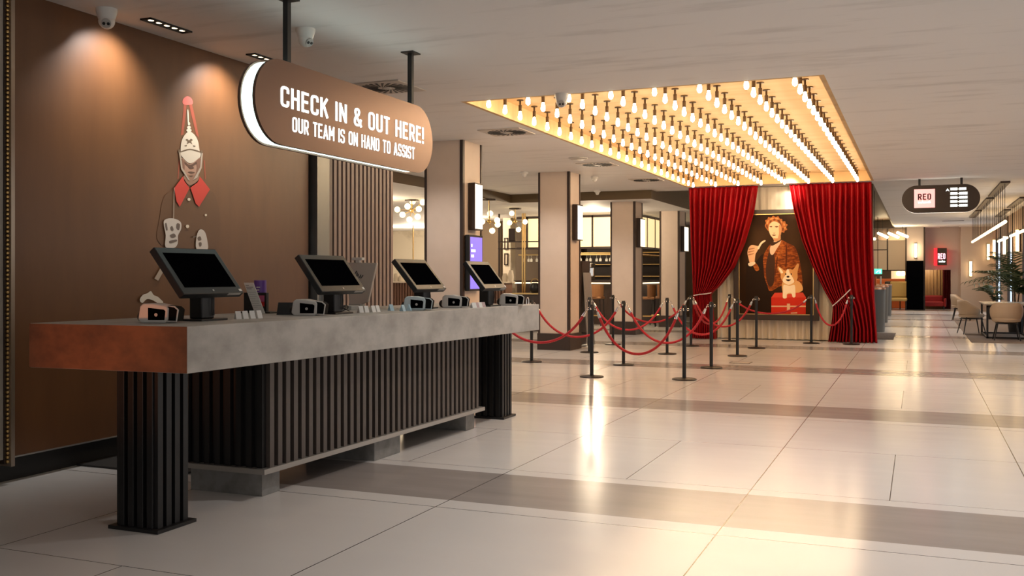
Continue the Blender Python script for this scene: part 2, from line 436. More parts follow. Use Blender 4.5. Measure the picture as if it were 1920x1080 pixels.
# column sconces
def sconce(xr, yc, z0, z1, w, label):
    t = thing('wall_sconce', label, 'wall light', (xr + .013, yc, z0), 0, 'sconces on the columns')
    h = z1 - z0
    f = MB(); f.box((0, -w / 2, 0), (.02, w / 2, h)); f.box((.02, -w / 2, 0), (.10, w / 2, .02)); f.box((.02, -w / 2, h - .02), (.10, w / 2, h))
    f.box((.02, -w / 2, .02), (.10, -w / 2 + .012, h - .02)); f.build('frame', M_dkbrown, t)
    g = MB(); g.box((.02, -w / 2 + .014, .021), (.095, w / 2, h - .021)); g.build('shade', M_sconce, t)
SCL = ['lit opal sconce on the column behind the far desk end', 'lit opal sconce on the column behind the rope barriers', 'lit opal sconce on the slim column before the bar', 'lit opal sconce on the column next to the left red curtain']
for (xl, xr, Y, y1), (pa, pb, ya, yb), lb in zip(COLS, ((883, 898, 344, 432), (1077, 1087, 384, 451), (1196, 1205, 410, 464), (1279, 1287, 425, 472)), SCL):
    A = onx((pa + pb) / 2, ya, xr + .05); B = onx((pa + pb) / 2, yb, xr + .05)
    w = max(.14, onx(pb, ya, xr + .05).y - onx(pa, ya, xr + .05).y)
    sconce(xr, A.y, B.z, A.z, w, lb)

# stage partition behind the curtains
m = MB(); m.box((-4.55, 22.06, 0), (-0.88, 22.2, ZC)); struct(m.build('wall_stage', M_bulkhead))
# bar room shell
m = MB(); m.box((-24, 34.0, 0), (-15.8, 34.2, ZS)); struct(m.build('wall_bar_marble', mat('pale veined marble', (0.62, 0.54, 0.42), 0.3, noise=((0.5, 1, 0.7), (0.36, 0.29, 0.2), 8, 0.50, 0.62))))
m = MB(); m.box((-15.8, 34.0, 0), (-5.5, 34.2, ZS)); struct(m.build('wall_bar_back', mat('tan bar wall', (0.20, 0.14, 0.09), 0.6)))
m = MB(); m.box((-24, 10.06, 0), (-23.8, 34, ZS)); struct(m.build('wall_bar_side', M_beige))

# far end of the hall
YF = 43.5
def fx(px): return ony(px, 500, YF).x
def fz(py, px=1720): return ony(px, py, YF).z
M_far = mat('far wall paint', (0.46, 0.385, 0.34), 0.6)
m = MB(); m.box((fx(1735), YF, fz(506)), (fx(1801), YF + .2, ZC)); m.box((fx(1783), YF, 0), (fx(1801), YF + .2, fz(506)))
struct(m.build('wall_far', M_far))
m = MB(); m.box((fx(1801), YF - .25, 0), (fx(1880), YF, ZC)); struct(m.build('wall_far_return', mat('far wall paint in light', (0.55, 0.46, 0.40), 0.6)))  # same wall, its brighter light put into a paler colour
m = MB(); m.box((fx(1700), YF - .6, 0), (fx(1732), YF + .2, ZC)); struct(m.build('column_far', M_far))
for px in (1699, 1733):
    m = MB(); m.box((fx(px) - .03, YF - .62, 0), (fx(px) + .03, YF - .5, ZC)); struct(m.build('trim_7', M_dkbrown))
m = MB(); m.box((fx(1600), YF - .05, fz(506)), (fx(1664) - .03, YF + .1, fz(468) - .02)); m.box((fx(1600), YF - .05, fz(468) + .02), (fx(1664) - .03, YF + .1, fz(450)))
m.box((fx(1664) + .03, YF - .05, fz(506)), (fx(1699), YF + .1, fz(450)))
struct(m.build('wall_far_panels', mat('beige far panel', (0.52, 0.42, 0.33), 0.5)))
m = MB(); m.box((fx(1600), YF + .1, fz(508)), (fx(1700), YF + .15, fz(450))); m.box((fx(1664) - .025, YF - .07, fz(506)), (fx(1664) + .025, YF, ZC)); struct(m.build('trim_8', M_dkbrown))
m = MB(); m.box((fx(1600), YF + .02, fz(450)), (fx(1700), YF + .1, ZC)); struct(m.build('wall_far_glass', mat('smoked mirror glass', (0.30, 0.22, 0.17), 0.25, 0.6)))
m = MB(); m.box((-6, 48, 0), (4, 48.2, ZC)); struct(m.build('wall_far_lounge', mat('brown lounge wall', (0.11, 0.06, 0.035), 0.6)))
m = MB(); m.box((-5.9, 36, 0), (-5.6, 48, ZC)); struct(m.build('wall_lounge_side', M_bulkhead))
# right wall with tall windows
XR = 2.72
def ry(px): return onx(px, 500, XR).y
M_rwall = mat('rose beige right wall', (0.50, 0.36, 0.27), 0.55)
m = MB()
segs = ((1860, 1872), (1885, 1896), (1906, 1912))
ys = sorted([ry(p) for s in segs for p in s], reverse=True)
prev = YF - .2
ylist = [(ys[0], YF - .2), (ys[2], ys[1]), (ys[4], ys[3]), (22.5, ys[5])]
wins = []
edges = [YF - .2, 41.2, 39.0, 36.0, 34.2, 31.0, 29.4, 26.0, 24.0, 22.0]
for k in range(0, len(edges) - 1):
    a, b = edges[k + 1], edges[k]
    if k % 2 == 0: m.box((XR, a, 0), (XR + .15, b, ZC))
    else:
        m.box((XR, a, 0), (XR + .15, b, .25)); m.box((XR, a, 2.75), (XR + .15, b, ZC)); wins.append((a, b))
struct(m.build('wall_right', M_rwall))
M_pane = mat('bright daylit window glass', (0.5, 0.58, 0.66), 0.3, emit=(0.62, 0.80, 1.0), strength=1.2)
for i, (a, b) in enumerate(wins):
    w = MB(); w.box((XR + .05, a, .25), (XR + .07, b, 2.75)); w = struct(w.build('window_%d' % (i + 1), M_pane))
    f = MB()
    for y in (a, b - .06): f.box((XR - .03, y, .0), (XR + .06, y + .06, ZC))
    f.box((XR - .01, a, 2.72), (XR + .06, b, 2.78)); struct(f.build('window_frame', M_dkbrown, w))

# ================================================================ RECEPTION DESK
def dz(y): return 1.127 - 0.0027 * (y - 4.19)
desk = thing('reception_desk', 'long concrete-topped reception desk with dark slatted base on the left', 'reception desk', (-4.05, 6.6, 0))
NR, NL, FR, FL = (-3.60, 4.19), (-4.68, 4.14), (-3.452, 9.07), (-4.54, 9.05)
b = MB(); b.hexa([(x, y, dz(y) - .252) for x, y in (NL, NR, FR, FL)], [(x, y, dz(y)) for x, y in (NL, NR, FR, FL)])
b.build('countertop', M_concrete, desk, bevel=0.004, world=True)
b = MB(); q_ = [(NL, .250), (NR, .250), (NR, .002), (NL, .002)]; b.prism([Vector((p[0], p[1] - .0005, dz(p[1]) - h)) for p, h in q_], Vector((0, -.0025, 0))); b.build('end_panel', M_amberend, desk, world=True)  # thin end face whose colour carries the amber light
def pedestal(cx, cy, zt):
    p = MB(); p.box((cx - .115, cy - .105, .02), (cx + .115, cy + .105, zt))
    for k in range(4):
        o = -0.115 + k * 0.0665
        p.box((cx + o - .005, cy - .135, .02), (cx + o + .035, cy - .1, zt)); p.box((cx + o - .005, cy + .1, .02), (cx + o + .035, cy + .135, zt))
        q = -0.115 + k * 0.0665
        p.box((cx + .11, cy + q - .005, .02), (cx + .145, cy + q + .035, zt)); p.box((cx - .145, cy + q - .005, .02), (cx - .11, cy + q + .035, zt))
    o = p.build('pedestal', M_blackmetal, desk, bevel=.002, world=True)
    q = MB(); q.box((cx - .175, cy - .155, 0), (cx + .175, cy + .155, .02)); q.build('base_plate', M_blackmetal, o, bevel=.002, world=True)
pedestal(-3.965, 4.335, .874); pedestal(-3.885, 8.94, .860)
BX0, BX1, BY0, BY1 = -4.42, -3.80, 5.13, 8.22
def bxr(y): return -3.80 + (y - BY0) * 0.015
b = MB(); b.hexa([(BX0, BY0, .19), (bxr(BY0), BY0, .19), (bxr(BY1), BY1, .19), (BX0, BY1, .19)], [(BX0, BY0, .86), (bxr(BY0), BY0, .86), (bxr(BY1), BY1, .86), (BX0, BY1, .86)])
b.build('cabinet_body', M_black, desk, world=True)
b = MB()
n = 37
for k in range(n):
    y = BY0 + .01 + k * (BY1 - BY0 - .06) / (n - 1); x = bxr(y)
    b.box((x - .01, y, .19), (x + .035, y + .044, .868))
b.build('slatted_front', M_taupe, desk, world=True)
b = MB()
for k in range(8):
    x = BX0 + .01 + k * .082; b.box((x, BY0 - .03, .19), (x + .042, BY0 + .01, .868))
b.build('slatted_end', M_blackmetal, desk, world=True)
b = MB(); b.hexa([(BX0 - .02, BY0 - .06, .158), (-3.755, BY0 - .06, .158), (-3.685, BY1 + .06, .158), (BX0, BY1 + .06, .158)], [(BX0 - .02, BY0 - .06, .19), (-3.755, BY0 - .06, .19), (-3.685, BY1 + .06, .19), (BX0, BY1 + .06, .19)])
b.build('base_rail', mat('pale metal rail', (0.42, 0.39, 0.355), 0.35, 0.6), desk, world=True)
for y0, y1, x1 in ((5.155, 5.34, -3.835), (6.46, 6.86, -3.785), (8.03, 8.21, -3.76)):
    b = MB(); b.box((-4.40, y0, 0), (x1, y1, .158)); b.build('plinth_block', M_concrete2, desk, bevel=.003, world=True)
# dark mat behind the desk
m = MB(); m.box((-5.72, 5.47, 0), (-4.75, 8.3, .015)); tag(m.build('floor_mat', mat('black rubber mat', (0.018, 0.015, 0.013), 0.7), bevel=.004), 'black rubber mat on the floor along the brown wall', 'mat')

# ================================================================ HANGING CHECK-IN SIGN
SX = -4.0
sg = thing('hanging_sign', 'bronze pill-shaped check-in sign hanging above the desk', 'sign', (SX, 6.6, 2.57))
def pill(y0, y1, z0, z1, n=18):
    r = (z1 - z0) / 2; zc = (z0 + z1) / 2; out = []
    for i in range(n + 1):
        a = -math.pi / 2 + math.pi * i / n; out.append((y1 - r + r * math.cos(a), zc + r * math.sin(a)))
    for i in range(n + 1):
        a = math.pi / 2 + math.pi * i / n; out.append((y0 + r + r * math.cos(a), zc + r * math.sin(a)))
    return out
SY0, SY1, SZ0, SZ1 = 5.30, 7.84, 2.285, 2.865
P = pill(SY0, SY1, SZ0, SZ1)
b = MB(); b.prism([Vector((SX - .022, y, z)) for y, z in P], Vector((.022, 0, 0))); b.build('front_face', M_signface, sg, world=True)
b = MB(); b.prism([Vector((SX - .14, y, z)) for y, z in P], Vector((.022, 0, 0))); b.build('back_face', M_signface, sg, world=True)
Q = pill(SY0 + .012, SY1 - .012, SZ0 + .012, SZ1 - .012)
b = MB(); b.prism([Vector((SX - .118, y, z)) for y, z in Q], Vector((.096, 0, 0))); b.build('lit_edge', M_signedge, sg, world=True)
A, Bp = onx(526, 197, SX), onx(794, 263, SX)
y0_, y1_ = A.y, Bp.y
zt_, zb_ = onx(527, 160, SX).z, onx(527, 199, SX).z
lettering('CHECK IN & OUT HERE!', Vector((SX, y0_, zb_)), Vector((0, 1, 0)), Vector((0, 0, 1)), zt_ - zb_, M_ltext, sg, hw=.066, gap=.14, fit=y1_ - y0_)
y0b, y1b = onx(548, 240, SX).y, onx(777, 290, SX).y
zt2, zb2 = onx(549, 219, SX).z, onx(549, 247, SX).z
lettering('OUR TEAM IS ON HAND TO ASSIST', Vector((SX, y0b, zb2)), Vector((0, 1, 0)), Vector((0, 0, 1)), zt2 - zb2, M_ltext, sg, hw=.060, gap=.15, fit=y1b - y0b)
for yy in (onx(538, 120, SX - .07).y, onx(770, 200, SX - .07).y):
    b = MB(); b.box((SX - .09, yy - .02, SZ1 - .02), (SX - .05, yy + .02, ZC - .008)); o = b.build('hanging_rod', M_black, sg, world=True)
    b = MB(); b.box((SX - .13, yy - .07, ZC - .01), (SX - .01, yy + .07, ZC)); b.build('ceiling_plate', M_black, o, world=True)

# ================================================================ CEILING BULBS
BX = [onz(921, 195, 3.34).x, onz(1491, 152.4, 3.34).x]
rowword = ['leftmost recess row', 'second recess row from left', 'third recess row from left', 'fourth recess row from left', 'fourth recess row from right', 'third recess row from right', 'second recess row from right', 'rightmost recess row']
proto = None
for i in range(8):
    x = BX[0] + (BX[1] - BX[0]) * i / 7
    for k in range(24):
        y = 10.16 + k * 0.474
        lb = 'glowing filament bulb, %s, %s from the near end' % (rowword[i], ORD[k])
        if proto is None:
            proto = thing('filament_bulb', lb, 'light bulb', (x, y, 3.34), 0, 'rows of filament bulbs in the ceiling recess')
            s = MB(); s.lathe([(.017, .05), (.021, .055), (.021, .125), (.012, .13), (.012, ZR - 3.34 - .012), (.042, ZR - 3.34 - .010), (.042, ZR - 3.34)], 10)
            s.build('socket', M_socket, proto, smooth=True)
            g = MB(); g.lathe([(.001, -.055), (.012, -.052), (.022, -.041), (.0265, -.022), (.024, .002), (.016, .032), (.014, .052)], 9, cap=False)
            g.build('glass_bulb', M_bulb, proto, smooth=True)
        else: dup(proto, (x, y, 3.34), label=lb)

# ================================================================ CEILING FITTINGS
def dome_camera(loc, rz, label):
    t = thing('security_camera', label, 'security camera', loc, rz, 'dome cameras on the ceiling')
    b = MB(); b.lathe([(.075, 0), (.075, -.02), (.066, -.05), (.058, -.075)], 20); b.build('mount', M_white, t, smooth=True)
    b = MB(); b.ball((0, 0, -.088), .058, 16, 10); b.build('eyeball', M_white, t, smooth=True)
    f = MB(); M = Matrix.Translation((0, -.040, -.110)) @ Euler((math.radians(125), 0, 0)).to_matrix().to_4x4()
    f.lathe([(.034, -.004), (.034, .012)], 16); f.v = [tuple(M @ Vector(p)) for p in f.v]; fc = f.build('face_plate', M_ltgrey, t, smooth=True)
    for s in (-1, 1):
        l = MB(); l.lathe([(.011, .010), (.011, .016)], 12, (s * .015, 0, 0)); l.v = [tuple(M @ Vector(p)) for p in l.v]; l.build('lens', M_black, fc, smooth=True)
a = onz(200, 17, ZC); dome_camera((a.x, a.y, ZC), .7, 'white dome camera on the ceiling over the brown mural wall')
a = onz(573, 54, ZC); dome_camera((a.x, a.y, ZC), 1.3, 'white dome camera on the ceiling behind the hanging check-in sign')
a = onz(1053, 176, ZC); dome_camera((a.x, a.y, ZC), .3, 'white dome camera at the near edge of the bulb recess')
for px, py, lb in ((983, 322, 'small white ceiling sensor beside the column with the purple screen'), (1115, 331, 'white ceiling sensor above the rope barriers, nearer of two'), (1120, 357, 'white ceiling sensor just before the bronze bulkhead')):
    a = onz(px, py, ZC)
    t = thing('ceiling_sensor', lb, 'smoke detector', (a.x, a.y, ZC), 0, 'white sensors on the ceiling')
    b = MB(); b.lathe([(.075, 0), (.075, -.03), (.06, -.045)], 18); b.build('base', M_white, t, smooth=True)
    b = MB(); b.ball((0, 0, -.06), .045, 14, 8); b.build('dome', M_white, t, smooth=True)
def swirl_vent(px, py, label, s=.3):
    a = onz(px, py, ZC)
    t = thing('ceiling_vent', label, 'air vent', (a.x, a.y, ZC), 0, 'swirl diffusers in the ceiling')
    b = MB()
    b.box((-s, -s, -.012), (s, s, 0)); b.build('plate', mat('painted vent plate', (0.52, 0.46, 0.41), 0.5), t, bevel=.003)
    b = MB()
    for k in range(24):
        th = 2 * math.pi * k / 24; r0, r1 = .09, s * .86; w = .014
        c, q = math.cos(th), math.sin(th); c2, q2 = math.cos(th + .35), math.sin(th + .35)
        p = [Vector((r0 * c - w * .4 * q, r0 * q + w * .4 * c, -.0125)), Vector((r0 * c + w * .4 * q, r0 * q - w * .4 * c, -.0125)), Vector((r1 * c2 + w * q2, r1 * q2 - w * c2, -.0125)), Vector((r1 * c2 - w * q2, r1 * q2 + w * c2, -.0125))]
        b.prism(p, Vector((0, 0, -.004)))
    b.build('swirl_slot', M_black, t)
    b = MB(); b.lathe([(.05, -.012), (.045, -.022), (.001, -.024)], 16); b.build('hub', M_ltgrey, t, smooth=True)
swirl_vent(725, 163, 'square swirl air vent in the ceiling behind the check-in sign')
swirl_vent(950, 247, 'square swirl air vent in the ceiling above the sconce column')
swirl_vent(1120, 308, 'square swirl air vent between the bulb recess and the rope columns')
swirl_vent(1212, 337, 'square swirl air vent nearest the red curtains')
for px, py, lb in ((313, 47, 'black slot light over the brown wall, left of the sign'), (500, 110, 'black slot light in the ceiling right beside the lit sign edge')):
    a = onz(px, py, ZC)
    t = thing('slot_light', lb, 'ceiling light', (a.x, a.y, ZC), 0, 'slot lights along the brown wall')
    b = MB()
    for lo, hi in (((-.05, -.23, -.012), (-.035, .23, 0)), ((.035, -.23, -.012), (.05, .23, 0)), ((-.05, -.23, -.012), (.05, -.215, 0)), ((-.05, .215, -.012), (.05, .23, 0))): b.box(lo, hi)
    b.build('frame', M_black, t)
    b = MB(); b.box((-.035, -.215, -.004), (.035, .215, 0)); b.build('baffle', M_darkgrey, t)
    for k in range(5):
        b = MB(); b.lathe([(.022, -.006), (.022, -.0045)], 12, (0, -.17 + k * .085, 0)); b.build('lens', M_sconce, t)
for px, py, lb in ((1084, 296, 'round recessed ceiling disc beside the far swirl vent'),):
    a = onz(px, py, ZC); b = MB(); b.lathe([(.16, 0), (.16, -.012), (.12, -.03), (.001, -.03)], 24); o = b.build('ceiling_disc', M_ltgrey, smooth=True)
    o.location = (a.x, a.y, ZC); tag(o, lb, 'ceiling light')

# ================================================================ DESK-TOP THINGS
def monitor(label, xb, yb0, w, h, tilt, zb=.165, x0=None, group='touch screens on the desk'):
    """bottom front edge of the screen at (xb, yb0..yb0+w), leaning back by tilt degrees"""
    yc = yb0 + w / 2; zt = dz(yc)
    t = thing('touchscreen_monitor', label, 'monitor', (xb, yc, zt), 0, group)
    T = math.radians(tilt); M = Matrix.Translation((0, 0, zb)) @ Euler((0, -T, 0)).to_matrix().to_4x4()
    b = MB(); b.box((-.045, -w / 2, 0), (0, w / 2, h), 0, M); hs = b.build('housing', M_darkgrey, t, bevel=.006)
    e = .043
    b = MB(); b.box((0, -w / 2 + e, e * 1.15), (.0015, w / 2 - e, h - e), 0, M); b.build('glass', M_screen, hs)
    b = MB(); b.box((0, w / 2 - .15, -.001), (-.02, w / 2 - .03, -.0015), 0, M); b.build('label_strip', M_ltgrey, hs)
    b = MB(); b.lathe([(.007, 0), (.007, .002)], 12); Mx = M @ Matrix.Translation((0, .0, e * .55)) @ Euler((0, math.pi / 2, 0)).to_matrix().to_4x4(); b.v = [tuple(Mx @ Vector(p)) for p in b.v]; b.build('badge', M_ltgrey, hs)
    b = MB(); b.box((0, w / 2 - .035, .012), (.0015, w / 2 - .010, .030), 0, M); b.build('sticker', M_paper, hs)
    b = MB(); xs = -.09; b.box((xs - .06, -.055, .012), (xs + .035, .06, zb + .015)); st = b.build('stand', M_blackmetal, t, bevel=.008)
    b = MB(); b.tube([(xs + .043, .045, .03 + .14 * q / 8) for q in range(9)], .004, 6); b.tube([(xs + .043 + .012 * math.sin(math.pi * q / 10), .03, .03 + .13 * q / 10) for q in range(11)], .003, 6); b.build('cable', M_black, st)
    b = MB(); b.box((xs - .09, -.11, 0), (xs + .08, .13, .012)); b.build('base_plate', M_blackmetal, t, bevel=.003)
    return t
monitor('black touchscreen monitor nearest the near end of the desk', -3.92, 4.535, .55, .355, 39)
monitor('black touchscreen monitor in front of the tapered white kiosk panel', -3.80, 5.78, .585, .325, 37)
monitor('black touchscreen monitor before the marble opening, third along the desk', -3.765, 7.11, .54, .33, 40)
monitor('black touchscreen monitor in front of the purple screen', -3.56, 8.01, .50, .315, 38)

def encoder(label, x, y, shellm, rz=0.28, L=.25, s=1.0):
    """key-card encoder: long axis x, dark window on its near side, open sleeve at its right end"""
    t = thing('card_encoder', label, 'card encoder', (x, y, dz(y)), rz, 'key card encoders on the desk')
    W = .12
    pr = [(0, .02), (.012, .095), (.03, .112), (.10, .112), (.17, .098), (.182, .085), (.178, .02), (.165, 0), (.02, 0)]
    b = MB(); b.prism([Vector((px - L / 2, -W / 2, pz)) for px, pz in pr], Vector((0, W, 0))); sh = b.build('shell', shellm, t, bevel=.007)
    b = MB(); b.prism([Vector((px - L / 2, -W / 2 - .002, pz)) for px, pz in ((.062, .018), (.062, .088), (.155, .078), (.165, .070), (.160, .018))], Vector((0, .003, 0))); b.build('window', M_screen, sh)
    b = MB(); b.lathe([(.008, 0), (.010, .001)], 10); Mx = Matrix.Translation((.11 - L / 2, -W / 2 - .002, .048)) @ Euler((math.pi / 2, 0, 0)).to_matrix().to_4x4(); b.v = [tuple(Mx @ Vector(p)) for p in b.v]; b.build('badge', M_ltgrey, sh)
    # open sleeve with a pale rim
    o_ = [(.150, .012), (.150, .102), (.215, .094), (.236, .076), (.226, .010)]
    b = MB(); b.prism([Vector((px - L / 2, -W / 2 + .012, pz)) for px, pz in o_], Vector((0, W - .03, 0))); sl = b.build('sleeve', mat('matte black sleeve', (.004, .004, .004), .8, spec=.1), t, bevel=.003)
    b = MB(); b.tube([Vector((px - L / 2, -W / 2 + .010, pz)) for px, pz in o_], .0048, 6, closed=True); b.build('rim', shellm, sl, smooth=True)
    b = MB(); b.ball((-L / 2 + .002, 0, .035), .033, 12, 8); b.build('card_slot_cap', M_black, t, smooth=True)
M_shell = mat('off white encoder shell', (0.60, 0.57, 0.53), 0.4)
encoder('pale card encoder at the near desk corner, tinted by orange light', -4.02, 4.48, M_shell)
encoder('pale card encoder left of the second monitor along the desk', -3.86, 5.74, M_shell)
M_shellb = mat('pale blue grey encoder shell', (0.50, 0.58, 0.60), 0.4)
encoder('pale bluish card encoder under the third monitor along the desk', -3.70, 7.03, M_shellb)
encoder('off-white card encoder between the third and fourth monitors', -3.715, 7.74, M_shell, L=.25)
encoder('off-white card encoder at the far end of the desk', -3.54, 8.60, M_shell)

# leaflet stand group behind the first monitor
def on_desk(px, py): return onz(px, py, 1.122)
a = on_desk(487, 588)
t = thing('card_display_box', 'black card box with a red and pink tag, behind the leaning leaflet', 'display box', (a.x - .08, a.y + .05, dz(a.y)), 0)
b = MB(); b.box((-.15, -.03, 0), (.10, .06, .008)); b.box((-.10, 0, .008), (.10, .03, .150)); b.box((.06, -.04, .0), (.16, .10, .012)); b.build('body', M_black, t, bevel=.002)
b = MB(); b.box((.035, -.003, .085), (.085, -.001, .13)); b.build('tag', mat('pink printed tag', (0.50, 0.10, 0.22), 0.5), t)
b = MB(); b.box((.035, -.003, .050), (.085, -.001, .084)); b.build('tag_foot', mat('red printed tag', (0.55, 0.02, 0.02), 0.5), t)
b = MB(); b.lathe([(.045, 0), (.045, .12)], 18, cap=True)
o = b.build('purple_tumbler', mat('purple printed tube', (0.16, 0.06, 0.34), 0.35), smooth=True)
aa = ony(488, 553, a.y + .11); o.location = (aa.x, aa.y, dz(a.y)); o.scale = (1, 1, 2.0)
tag(o, 'purple printed tube standing behind the black card box', 'tube')
b = MB()
for k in range(3): b.box((.0, -.0465, .185 - k * .02), (.03 - k * .006, -.0440, .193 - k * .02))
for v in range(len(b.v)): b.v[v] = (b.v[v][0], b.v[v][1], b.v[v][2] / 2)
b.build('print_line', M_paper, o)
# leaflet: leans to the left, white with grey print
l0, l1, l2, l3 = [ony(px, py, a.y - .03) for px, py in ((478, 588), (497, 588), (475, 530), (457, 530))]
t = thing('leaflet', 'tall white printed leaflet leaning beside the first monitor', 'leaflet', (l0.x, a.y - .03, dz(a.y)))
zz = dz(a.y) + .001 - l0.z
b = MB(); b.prism([l0 + _u * zz, l1 + _u * zz, l2, l3], Vector((0, .003, 0))); lf = b.build('sheet', M_paper, t, world=True)
b = MB()
def lp(u_, v_): return (l0 * (1 - u_) + l1 * u_) * (1 - v_) + (l3 * (1 - u_) + l2 * u_) * v_
for v_, u1 in ((.90, .45), (.84, .80), (.79, .6), (.68, .9), (.62, .7), (.55, .85), (.48, .6), (.40, .9), (.33, .75), (.26, .9), (.20, .5)):
    th = .022 if v_ > .77 else .007
    b.prism([lp(.1, v_) + Vector((0, -.001, 0)), lp(u1, v_) + Vector((0, -.001, 0)), lp(u1, v_ + th) + Vector((0, -.001, 0)), lp(.1, v_ + th) + Vector((0, -.001, 0))], Vector((0, .0008, 0)))
b.build('print', mat('grey print', (0.22, 0.21, 0.20), 0.7), lf, world=True)

def card(px, py, label, w=.036, h=.05, rz=0.0, m=M_paper, lean=.02, grp='folded cards along the desk'):
    p = on_desk(px, py)
    b = MB(); b.add([(-lean, -w / 2, 0), (-lean, w / 2, 0), (0, w / 2, h), (0, -w / 2, h), (lean, -w / 2, 0), (lean, w / 2, 0)], [(0, 1, 2, 3), (3, 2, 5, 4), (0, 3, 4), (1, 5, 2)])
    o = b.build('folded_card', m); o.location = (p.x, p.y, dz(p.y)); o.rotation_euler = (0, 0, rz); tag(o, label, 'card', grp)
gap_l = ['first', 'second', 'third', 'fourth']
for k, px in enumerate((446, 459, 472, 485)):
    card(px, 599 - k * .6, 'small white folded card beside the leaflet, %s from the left' % gap_l[k], rz=-.5 + .08 * k)
for k, px in enumerate((676, 686, 699, 707)):
    card(px, 586 - k * .5, 'small white folded card right of the second monitor, %s of four' % gap_l[k], rz=-.5 + .1 * k)
M_bluecard = mat('pale blue card', (0.42, 0.58, 0.66), 0.6)
for k, (px, py) in enumerate(((733, 582), (755, 583), (767, 582))):
    card(px, py, 'small pale blue folded card left of the third encoder, %s of three' % gap_l[k], rz=-.4 + .3 * k, m=M_bluecard)
M_pinkcard = mat('rose printed card', (0.50, 0.36, 0.34), 0.6)
for k, px in enumerate((888, 893, 899, 905)):
    card(px, 576 - .4 * k, 'tiny printed card before the fourth monitor, %s of four' % gap_l[k], w=.045, h=.045, rz=-.5, m=M_pinkcard if k % 2 else M_paper)
card(543, 590, 'black tent card left of the second encoder', w=.16, h=.085, rz=-1.2, m=M_black, lean=.05, grp=None)
# pens / cables by the second monitor
p = on_desk(640, 585)
b = MB(); b.tube([(p.x + .03 * math.cos(q * .7) * (1 + q * .04), p.y + .07 * math.sin(q * .7), dz(p.y) + .03 + .022 * math.sin(q * .9)) for q in range(22)], .004, 6)
tag(b.build('coiled_cable', M_black, smooth=True), 'thin black cable coiled behind the second monitor stand', 'cable')
p = on_desk(612, 580)
b = MB(); b.lathe([(.025, 0), (.022, .02), (.016, .13), (.018, .15)], 14); o = b.build('white_bottle', M_white, smooth=True); o.location = (-4.02, 6.10, dz(6.1)); tag(o, 'slim white bottle behind the second encoder', 'bottle')
b = MB(); b.box((-.09, -.06, 0), (.09, .06, .035)); o = b.build('paper_tray', M_ltgrey, bevel=.004); o.location = (-4.28, 6.85, dz(6.8)); tag(o, 'low grey paper tray behind the second monitor', 'tray')
b = MB(); b.tube([(0, -.03, .0), (0, -.03, .05), (0, -.015, .065), (0, .015, .065), (0, .03, .05), (0, .03, 0)], .004, 8); o = b.build('wire_card_stand', M_chrome, smooth=True)
p = on_desk(998, 571); o.location = (-3.52, 8.93, dz(8.9)); tag(o, 'small bent wire card stand on the far desk corner', 'stand')

# tapered white kiosk panel behind the desk, with a small camera on top
kx, ky = -4.62, 7.75
t = thing('tapered_kiosk', 'white tapered kiosk panel with handwriting, standing behind the desk', 'kiosk', (kx, ky, 0))
def kp(px, py): return ony(px, py, ky)
q = [kp(650, 492), kp(706, 493), kp(690, 566), kp(655, 580)]
b = MB(); b.prism(q, Vector((0, .03, 0))); pn = b.build('panel', mat('warm white kiosk panel', (0.60, 0.53, 0.47), 0.5), t, bevel=.004, world=True)
b = MB(); q2 = kp(668, 580); b.box((q2.x - .06, ky - .03, .02), (q2.x + .06, ky + .05, q2.z + .05)); b.build('post', M_ltgrey, t, world=True)
b = MB(); b.box((q2.x - .2, ky - .18, 0), (q2.x + .2, ky + .2, .02)); b.build('base_plate', M_ltgrey, t, world=True)
b = MB(); q3 = kp(671, 490); b.box((q3.x - .055, ky - .02, q3.z + .01), (q3.x + .055, ky + .03, q3.z + .035)); b.box((q3.x - .02, ky - .01, q3.z - .012), (q3.x + .02, ky + .02, q3.z + .012)); b.build('web_camera', M_white, t, bevel=.004, world=True)
b = MB()
pts = [(664, 516), (669, 508), (670, 512), (668, 522), (672, 514), (674, 521), (677, 515), (677, 522), (681, 516)]
b.tube([kp(*s) + Vector((0, -.003, 0)) for s in pts], .004, 5); b.build('script', M_black, pn, world=True)

# ================================================================ ROPE BARRIERS
STN = dict(s1=(-4.15, 12.93), s2=(-4.25, 14.86), s3=(-4.12, 17.2), s4=(-2.9, 13.08), s5=(-2.89, 14.89), s6=(-2.89, 17.21), s7=(-2.87, 19.23), s8=(-2.03, 21.0),
           s9=(-4.15, 19.32), s10=(-3.70, 21.05), s11=(-5.50, 17.0), s12=(-5.70, 19.16), s13=(-5.76, 14.79), s14=(-5.74, 13.05), s15=(-1.25, 21.0))
STL = dict(s1='black rope post nearest the desk in the front line, before the grey menu board', s2='black rope post behind the long front rope, second in the middle line', s3='black rope post before the slim bar column with sconce',
           s4='black rope post at the right front corner of the queue', s5='black rope post behind and right of the right front corner post', s6='black rope post before the left edge of the portrait',
           s7='black rope post before the dark left half of the portrait', s8='black rope post at the right edge of the portrait', s9='black rope post before the left red curtain tie', s10='black rope post at the left portrait frame edge',
           s11='black rope post half hidden behind the front post by the menu board', s12='black rope post before the broad column plinth', s13='black rope post seen right behind the far desk leg', s14='black rope post mostly hidden by the far desk leg',
           s15='black rope post before the right red curtain')
PH = 1.0; proto = None
